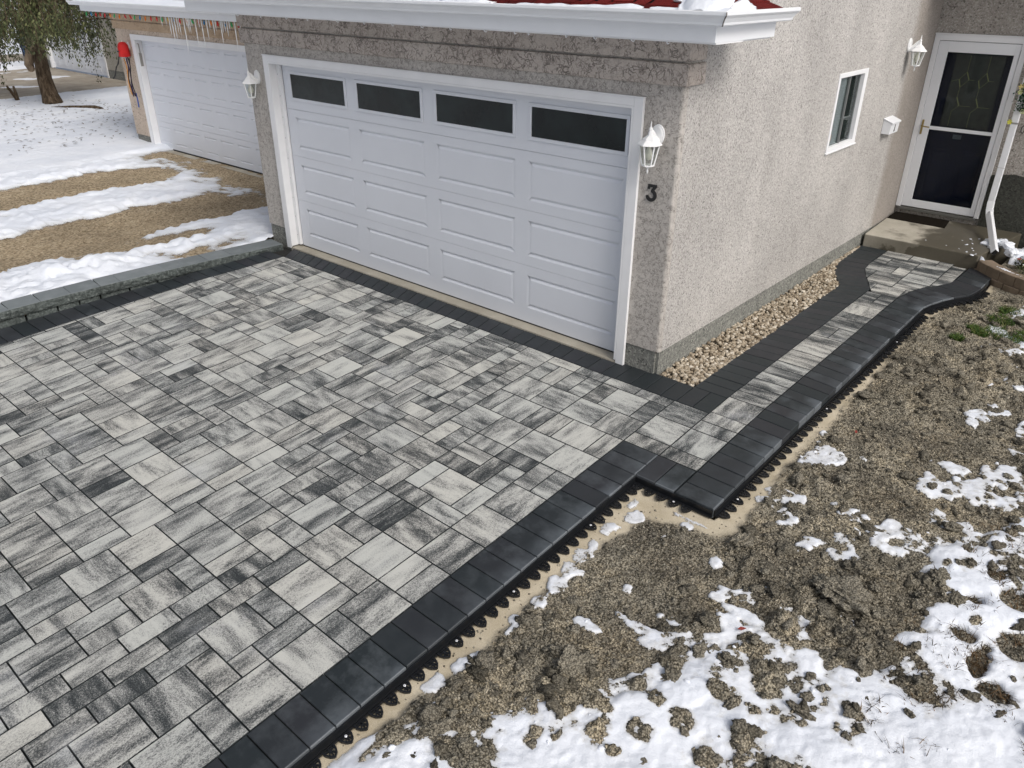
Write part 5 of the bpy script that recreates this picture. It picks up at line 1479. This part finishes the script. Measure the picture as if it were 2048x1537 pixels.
mb.prism([(-15.35, NY - .402 - o_, z) for o_, z in pr], (9.2, 0, 0)); mb.build('gutter', M['white_metal'], nb)
mb = MB(); mb.poly([(-15.3, NY - .46, 2.535), (-5.9, NY - .46, 2.535), (-5.9, 6.5, 4.1), (-15.3, 6.5, 4.1)]); mb.poly([(-15.3, 6.5, 4.1), (-5.9, 6.5, 4.1), (-5.9, 10.3, 2.6), (-15.3, 10.3, 2.6)]); mb.build('snowy_roof', M['snow'], nb)
# garage door: four sections of eight short raised panels
mb = MB(); dy = NY + .12
zs = [(-.205, .318), (.322, .848), (.852, 1.378), (1.382, 1.90)]
dx0, dx1 = nx0 + .09, nx1 - .09
for a, b in zs: mb.box(dx0, dx1, dy + .014, dy + .04, a, b)
ndoor = mb.build('garage_door', M['door_white'], nb, .003)
mb = MB(); wv = (dx1 - dx0) / 8
for a, b in zs:
    skin(mb, dx0, dx1, a, b, dy, [(dx0 + k * wv + .075, dx0 + (k + 1) * wv - .075, a + .10, b - .10) for k in range(8)], .04, .010)
mb.build('pressed_panels', M['door_white'], ndoor)
mb = MB()
for x0, x1, z0, z1 in ((nx0 - .055, nx0, -.25, nzt + .05), (nx1, nx1 + .055, -.25, nzt + .05), (nx0, nx1, nzt, nzt + .05)): mb.box(x0, x1, NY - .025, NY - .0008, z0, z1)
mb.build('door_casing', M['white_trim'], nb, .003)
mb = MB(); mb.box(nx0 + .0005, nx0 + .09, NY - .02, NY + .118, -.23, nzt - .0005); mb.box(nx1 - .09, nx1 - .0005, NY - .02, NY + .118, -.23, nzt - .0005); mb.box(nx0 + .09, nx1 - .09, NY - .02, NY + .118, nzt - .05, nzt - .0005)
mb.build('door_jamb', M['white_trim'], nb, .002)
mb = MB(); mb.box(nx0 + .09, nx1 - .09, NY + .112, NY + .16, -.25, -.206); mb.build('bottom_seal', M['black'], ndoor)
mb = MB(); mb.box(nx0, nx1, NY - .04, NY + .5, -.5, -.232); tag(mb.build('neighbour_threshold', M['slab']), kind='structure')
mb = MB(); kx = nx0 + .0905
mb.box(kx, kx + .006, NY + .02, NY + .075, 1.38, 1.62); hb_ = M['brass']
mb.tube([(kx, NY + .03, 1.62), (kx + .045, NY + .03, 1.62), (kx + .045, NY + .03, 1.80), (kx, NY + .03, 1.80)], .012, 6)
mb.build('pull_handle', plain('tarnished_handle', (.28, .27, .25), .45), nb)
# number 7
mb = MB(); c7, z7 = -14.21, 1.39
stroke(mb, [(c7 - .035, z7 + .085), (c7 - .037, z7 + .105)], .014, .008, NY - .002); stroke(mb, [(c7 - .042, z7 + .105), (c7 + .040, z7 + .105)], .017, .0082, NY - .002); stroke(mb, [(c7 + .036, z7 + .108), (c7 + .004, z7 + .0), (c7 - .002, z7 - .085)], .017, .0084, NY - .002)
tag(mb.build('house_number', M['black']), 'black house number 7 left of the neighbour garage door', 'house number')
l4 = copy_tree(l1, 'white lantern mostly hidden behind the red hanging decoration'); l4.location = (-14.10, NY - .001, 1.74); l4['group'] = 'white wall lanterns'
# red windsock decoration over the lantern
ws = thing('windsock', 'red smiling windsock decoration with dark and orange streamers on the neighbour wall', 'decoration', (-14.10, NY - .25, 1.3))
mb = MB(); mb.lathe([(.02, .105), (.06, .095), (.095, .05), (.105, 0), (.112, -.16), (.104, -.17)], (-14.10, NY - .122, 1.72), 11); mb.build('hood', plain('red_cloth', (.62, .012, .012), .7, var=.2, scale=10), ws, smooth=True)
mb = MB()
mb.prism([(-14.10 + .055 * math.cos(a), NY - .236, 1.665 + .03 * math.sin(a)) for a in [math.pi + math.pi * k / 8 for k in range(9)]], (0, -.003, 0))
for s_ in (-1, 1): mb.prism([(-14.10 + s_ * .045 - .012, NY - .233, 1.75), (-14.10 + s_ * .045 + .012, NY - .233, 1.75), (-14.10 + s_ * .04, NY - .233, 1.775)], (0, -.004, 0))
mb.build('face', M['black'], ws)
for dx, dz, c, tw in ((-.09, .0, (.55, .25, .06), 0), (-.02, 0, (.012, .010, .014), .03), (.04, 0, (.03, .012, .06), -.02), (.09, 0, (.012, .010, .012), .02)):
    mb = MB(); pts = [(-14.10 + dx * (1 - .5 * q) + tw * math.sin(q * 9) + (.10 * q * q if dx > 0 else .03 * q), NY - .12 + .02 * math.sin(q * 6), 1.57 - q * (.75 + .1 * abs(tw) * 10)) for q in [k / 9 for k in range(10)]]
    mb.tube(pts, .011, 5); mb.build('streamer', plain('streamer', c, .7), ws)
mb = MB(); pts = [(-14.20 - .44 * q, NY - .16 - .05 * q, 1.60 - .52 * q + .02 * math.sin(q * 14)) for q in [k / 9 for k in range(10)]]; mb.tube(pts, [.010, .013, .010, .015, .010, .014, .010, .015, .012, .016], 5); mb.build('streamer', M['black'], ws)
mb = MB(); mb.tube([(-13.99, NY - .1, .86), (-13.98, NY - .1, .72), (-13.99, NY - .1, .58)], .013, 5); mb.build('streamer', plain('blue_streamer', (.03, .08, .3), .7), ws)

# coloured bulbs on a string under the neighbour's fascia
sl = thing('string_lights', 'string of coloured bulbs under the fascia of the neighbour garage', 'string lights', (-12, NY - .385, 2.36))
mb = MB(); mb.tube([(-14.95 + k * .15, NY - .39, 2.362 - .008 * (k % 2)) for k in range(44)], .004, 4); mb.build('wire', plain('green_wire', (.02, .06, .03), .6), sl)
bcol = [plain('bulb_red', (.45, .015, .02), .25), plain('bulb_orange', (.6, .16, .02), .25), plain('bulb_green', (.03, .30, .10), .25), plain('bulb_blue', (.02, .16, .32), .25), plain('bulb_yellow', (.55, .35, .05), .25)]
bmesh_by = []
for c in bcol:
    mb = MB(); mb.lathe([(.010, .0), (.011, -.018), (.018, -.035), (.017, -.055), (.004, -.085)], n=8); o = mb.build('bulb', c, sl, smooth=True); bmesh_by.append(o)
seq = [2, 3, 0, 0, 0, 1, 2, 1, 0, 0, 2, 3, 1, 0, 0, 2, 4, 3, 0, 1, 2, 0, 3, 1, 0, 3, 2, 0, 1, 0]
for k, ci in enumerate(seq):
    src = bmesh_by[ci]
    if src.get('used'): o = src.copy(); COL.objects.link(o)
    else: o = src; o['used'] = 1
    x = -14.80 + k * .205
    o.location = Vector((x, NY - .39, 2.360)) ; o.rotation_euler = (random.uniform(-.2, .2), random.uniform(-.5, .5), 0)
for o in list(bpy.data.objects):
    if 'used' in o: del o['used']
# icicles
ice = NT('ice'); ice.base((.80, .83, .85)); ice.rough(.15); ice.b.inputs['Transmission Weight'].default_value = .25; ice.b.inputs['IOR'].default_value = 1.3; M['ice'] = ice.m
ri = random.Random(17); xs = []
x = -11.75
while x < -8.95:
    xs.append(x); x += ri.choice([.05, .07, .09, .12, .16])
protos = []
for L in (.16, .28, .40, .55):
    mb = MB(); mb.lathe([(.011, 0), (.009, -.25 * L), (.010, -.35 * L), (.006, -.7 * L), (.001, -L)], n=7); o = mb.build('icicle', M['ice'], smooth=True); protos.append(o)
usedp = set()
for k, x in enumerate(xs):
    i = ri.choices([0, 1, 2, 3], [4, 4, 3, 2])[0]
    o = protos[i] if i not in usedp else protos[i].copy()
    if i in usedp: COL.objects.link(o)
    usedp.add(i)
    o.location = (x, NY - .393, 2.370); o.scale = (1, 1, ri.uniform(.8, 1.15))
    tag(o, 'thin icicle hanging from the white fascia of the neighbour garage', 'icicle', 'icicles along the neighbour garage eave')
for i, o in enumerate(protos):
    if i not in usedp: bpy.data.objects.remove(o)

# ------------------------------------------------------------------ third garage, farther along the row
TY = 7.45
th_ = thing('distant_house', 'grey stucco house with white garage door farthest along the row', 'house', (-29, 10, -.3))
tx0, tx1 = -31.95, -27.1
mb = MB(); mb.box(-32.6, tx0, TY, TY + .2, .02, 3.2); mb.box(tx1, -24.2, TY, TY + .2, .02, 3.2); mb.box(tx0, tx1, TY, TY + .2, 1.9, 3.2); mb.box(-24.4, -24.2, TY + .2, 14, .02, 3.2); mb.build('wall', M['grey_stucco'], th_)
mb = MB(); mb.box(-32.6, tx0, TY + .01, TY + .1, -.4, .019); mb.build('foundation', M['parging'], th_); mb = MB(); mb.box(tx1, -24.21, TY + .01, TY + .1, -.4, .019); mb.build('foundation', M['parging'], th_)
mb = MB()
for k in range(4): mb.box(tx0 + .06, tx1 - .06, TY + .10, TY + .14, -.235 + k * .53, .29 + k * .53)
tdoor = mb.build('garage_door', M['door_white'], th_, .004)
mb = MB(); wv = (tx1 - tx0 - .12) / 8
for q in range(4):
    for k in range(8): raised(mb, tx0 + .06 + k * wv + .07, tx0 + .06 + (k + 1) * wv - .07, -.135 + q * .53, .19 + q * .53, TY + .0995)
mb.build('raised_panels', M['door_white'], tdoor)
mb = MB()
for x0, x1, z0, z1 in ((tx0 - .06, tx0, -.25, 1.95), (tx1, tx1 + .06, -.25, 1.95), (tx0, tx1, 1.9, 1.95)): mb.box(x0, x1, TY - .02, TY - .0008, z0, z1)
mb.box(tx0 + .0005, tx0 + .06, TY - .015, TY + .098, -.25, 1.8995); mb.box(tx1 - .06, tx1 - .0005, TY - .015, TY + .098, -.25, 1.8995); mb.build('door_casing', M['white_trim'], th_)
mb = MB(); mb.poly([(-33, 6.9, 3.1), (-23.8, 6.9, 3.1), (-23.8, 11, 4.8), (-33, 11, 4.8)]); mb.poly([(-33, 11, 4.8), (-23.8, 11, 4.8), (-23.8, 15, 3.1), (-33, 15, 3.1)]); mb.build('roof', M['snow'], th_)
mb = MB(); mb.box(-33, -23.8, 6.88, 6.92, 2.98, 3.12); mb.build('fascia', M['white_metal'], th_)

# ------------------------------------------------------------------ wheeled bins
def bin_thing(label, col, loc, rz):
    root = thing('wheeled_bin', label, 'bin')
    mb = MB(); A = [(-.22, -.26), (.22, -.26), (.22, .26), (-.22, .26)]
    lo = [mb.bm.verts.new((x * .86, y * .84, .06)) for x, y in A]; hi = [mb.bm.verts.new((x, y, .80)) for x, y in A]
    mb.bm.faces.new(lo[::-1]); mb.bm.faces.new(hi)
    for k in range(4): mb.bm.faces.new((lo[k], lo[(k + 1) % 4], hi[(k + 1) % 4], hi[k]))
    mb.build('body', col, root, .03)
    mb = MB(); mb.prism([(-.25, -.30, .802), (-.25, .30, .802), (-.25, .30, .83), (-.25, .05, .885), (-.25, -.30, .85)], (.50, 0, 0)); mb.build('lid', col, root, .015)
    mb = MB(); mb.tube([(-.2, .31, .83), (-.2, .36, .84), (.2, .36, .84), (.2, .31, .83)], .015, 6); mb.build('handle', col, root)
    for s_ in (-1, 1):
        mb = MB(); mb.prism([(s_ * .20, .20 + .10 * math.cos(a), .10 + .10 * math.sin(a)) for a in [2 * math.pi * k / 16 for k in range(16)]], (s_ * .05, 0, 0)); mb.build('wheel', M['black'], root)
    root.location = loc; root.rotation_euler = (0, 0, rz); return root
bin_thing('dark navy wheeled bin behind the tree, left of the blue one', plain('navy_plastic', (.012, .018, .045), .5), (-37.25, 8.6, -.30), .3)
bin_thing('bright blue wheeled bin behind the tree beside the dark one', plain('blue_plastic', (.02, .085, .26), .5), (-36.35, 8.35, -.30), .2)

# ------------------------------------------------------------------ the tree on the lawn
bx, by, bz = -21.7, 3.45, -.26
tree = thing('tree', 'leaning tree with narrow drooping leaves on the snowy lawn', 'tree', (bx, by, bz))
def pt(dx, dy, dz): return (bx + dx, by + dy, bz + dz)
mb = MB()
mb.tube([pt(.12, 0, -.1), pt(.05, 0, .06), pt(-.02, 0, .3), pt(-.10, .0, .7), pt(-.18, .05, 1.15), pt(-.16, .08, 1.7), pt(-.05, .1, 2.3), pt(.0, .15, 3.2), pt(.1, .2, 4.2)], [.36, .27, .215, .19, .17, .13, .10, .08, .04], 14)
for dx, dy in ((.42, .05), (.30, -.26), (-.28, -.15)): mb.tube([pt(.08, 0, .10), pt(dx * .6, dy * .6, .03), pt(dx, dy, -.08)], [.12, .09, .04], 8)
mb.build('trunk', M['bark'], tree, smooth=True)
mb = MB()
mb.tube([pt(-.30, -.20, .95), pt(-.45, -.18, 1.05), pt(-.36, -.16, 1.25), pt(-.22, -.12, 1.55), pt(.02, -.1, 1.75), pt(.45, -.05, 2.05), pt(.85, 0, 2.5), pt(1.15, .05, 3.0), pt(1.35, .1, 3.9)], [.09, .12, .11, .10, .09, .085, .08, .07, .04], 10)
mb.build('limb', M['pale_bark'], tree, smooth=True)
mb = MB(); mb.tube([pt(-.28, -.12, 1.3), pt(-.33, -.1, 1.8), pt(-.15, -.05, 2.4), pt(.05, 0, 3.0), pt(.15, 0, 3.8)], [.10, .09, .08, .07, .04], 8); mb.build('limb', M['pale_bark'], tree, smooth=True)
rt_ = random.Random(31); tw = MB(); LP = []
starts = [(-.16, .08, 1.7), (-.05, .1, 2.3), (0, .15, 3.0), (.1, .2, 3.9), (.45, -.05, 2.05), (.85, 0, 2.5), (1.15, .05, 3.0), (1.3, .1, 3.7), (.05, 0, 2.8), (-.3, -.1, 1.8)]
for b in range(52):
    s_ = rt_.choice(starts); a = rt_.uniform(0, 6.283); R_ = rt_.uniform(1.3, 4.0) * (1.1 if math.cos(a) < .3 else 1.0); rise = rt_.uniform(.1, 1.3)
    if s_[2] < 2.2: rise *= .6
    prev = None; pts = []
    for k in range(7):
        q = k / 6
        pts.append(pt(s_[0] + R_ * q * math.cos(a + .25 * q), s_[1] + R_ * q * math.sin(a + .25 * q), s_[2] + (.55 * q if math.cos(a) > -.2 else .15 * q) + rise * math.sin(q * 2.4) - .55 * R_ * .35 * q * q))
    tw.tube(pts, [.035, .03, .026, .022, .017, .012, .007], 5)
    for k in range(2, 7):
        for _ in range(4):
            q0 = Vector(pts[k]) + Vector((rt_.gauss(0, .16), rt_.gauss(0, .16), rt_.gauss(0, .06)))
            L = rt_.uniform(.35, 1.0) * (1.0 if k < 6 else 1.35); ax, ay = rt_.gauss(0, .16), rt_.gauss(0, .16)
            LP.append((q0, L, ax, ay))
# extra pendulous sprays: left ones hang almost to the snow
for dx, dz, L in ((-4.3, 1.6, 1.5), (-4.0, 1.5, 1.1), (-3.7, 1.7, 1.6), (-3.2, 1.5, .9), (-2.9, 1.6, .7), (-4.6, 1.8, 1.4), (2.3, 2.3, .7), (2.8, 2.4, .8), (3.3, 2.5, .8), (1.4, 2.1, .6), (3.9, 2.6, .8)):
    for _ in range(5): LP.append((Vector(pt(dx + rt_.gauss(0, .18), rt_.gauss(-.3, .4), dz + rt_.gauss(.1, .12))), L * rt_.uniform(.7, 1.1), rt_.gauss(0, .12), rt_.gauss(0, .12)))
rg = np.random.default_rng(77); V = []; F = []; T = []
for q0, L, ax, ay in LP:
    dxo = q0.x - bx
    if -2.6 < dxo < -.7: L = min(L, max(.12, q0.z - (bz + 1.75)))
    elif dxo > .2: L = min(L, max(.15, q0.z - (bz + 1.25)))
    p1 = q0 + Vector((ax * L, ay * L, -L)); tw.tube([q0, q0.lerp(p1, .5) + Vector((ax, ay, 0)) * .15, p1], [.006, .005, .003], 3)
    n = int(33 * L) + 5; tone0 = rg.uniform(0, .75)
    for k in range(n):
        q = rg.uniform(.05, 1); c0 = np.array(q0.lerp(p1, q)) + rg.normal(0, .045, 3); a = rg.uniform(0, 6.283); l_ = rg.uniform(.05, .105); w = l_ * .24
        d1 = np.array([math.cos(a) * .55, math.sin(a) * .55, -.83]) * l_ ; d2 = np.cross(d1, rg.normal(size=3)); d2 = d2 / (np.linalg.norm(d2) + 1e-9) * w
        i = len(V); V += [c0, c0 + d1 * .45 + d2, c0 + d1, c0 + d1 * .45 - d2]; F.append((i, i + 1, i + 2, i + 3)); T += [min(1, max(0, tone0 + rg.normal(0, .18)))] * 4
tw.build('branches', M['bark'], tree)
np_mesh('crown', V, np.array(F), M['leaf'], {'tone': ('POINT', 'FLOAT', T)}, tree)
mb = MB(); r5 = random.Random(5)
for k in range(6):
    a = r5.uniform(0, 6.28); mb.tube([(-22.9, 3.0, -.22), (-22.9 + .12 * math.cos(a), 3.0 + .12 * math.sin(a), .05), (-22.9 + .2 * math.cos(a), 3.0 + .2 * math.sin(a), .22)], [.05, .035, .015], 5)
tag(mb.build('sapling_stump', M['bark']), 'small dark sprouting stump left of the tree trunk', 'stump')
mb = MB(); mb.tube([(-20.95, 3.05, -.20), (-20.3, 3.35, -.17), (-19.6, 3.72, -.15), (-19.25, 3.75, -.13)], [.03, .07, .085, .05], 7)  # dark tapered strip lying on the snow beside the trunk
tag(mb.build('dark_ground_strip', M['bark'], smooth=True), 'dark tapered strip lying in the snow right of the tree', 'log')

# ------------------------------------------------------------------ camera
yaw, pitch, roll, fpx = .7149, -.4851, .0059, 1555.155
fw = Vector((-math.sin(yaw) * math.cos(pitch), math.cos(yaw) * math.cos(pitch), math.sin(pitch)))
rt = Vector((math.cos(yaw), math.sin(yaw), 0)); up = rt.cross(fw)
r2 = rt * math.cos(roll) + up * math.sin(roll); u2 = -rt * math.sin(roll) + up * math.cos(roll)
cam = bpy.data.cameras.new('camera'); cam.sensor_width = 36; cam.sensor_fit = 'HORIZONTAL'; cam.lens = 36 * fpx / 2048; cam.clip_start = .05; cam.clip_end = 2000
co = bpy.data.objects.new('camera', cam); COL.objects.link(co)
co.matrix_world = Matrix(((r2.x, u2.x, -fw.x, 2.9849), (r2.y, u2.y, -fw.y, -5.3408), (r2.z, u2.z, -fw.z, 3.0676), (0, 0, 0, 1)))
SC.camera = co

# ------------------------------------------------------------------ light
sun_to = Vector((.80, -.22, .78)).normalized()
sl_ = bpy.data.lights.new('sun', 'SUN'); sl_.energy = 1.55; sl_.angle = math.radians(26); sl_.color = (1.0, .985, .955)
so = bpy.data.objects.new('sun', sl_); COL.objects.link(so); so.location = (10, -10, 20)
so.rotation_euler = sun_to.to_track_quat('Z', 'Y').to_euler()
w = bpy.data.worlds.new('World'); SC.world = w; w.use_nodes = True
sky = w.node_tree.nodes.new('ShaderNodeTexSky'); sky.sky_type = 'NISHITA'; sky.sun_disc = False
sky.sun_elevation = math.asin(sun_to.z); sky.sun_rotation = math.atan2(sun_to.x, sun_to.y)
sky.dust_density = 6.0; sky.air_density = 1.0; sky.ozone_density = 1.0
bg = w.node_tree.nodes['Background']; bg.inputs[1].default_value = .120
hs = w.node_tree.nodes.new('ShaderNodeHueSaturation'); hs.inputs['Saturation'].default_value = .60
w.node_tree.links.new(sky.outputs[0], hs.inputs['Color']); w.node_tree.links.new(hs.outputs[0], bg.inputs[0])
SC.view_settings.view_transform = 'Standard'; SC.view_settings.look = 'None'; SC.view_settings.exposure = 0
SC.cycles.max_bounces = 6; SC.cycles.transparent_max_bounces = 8
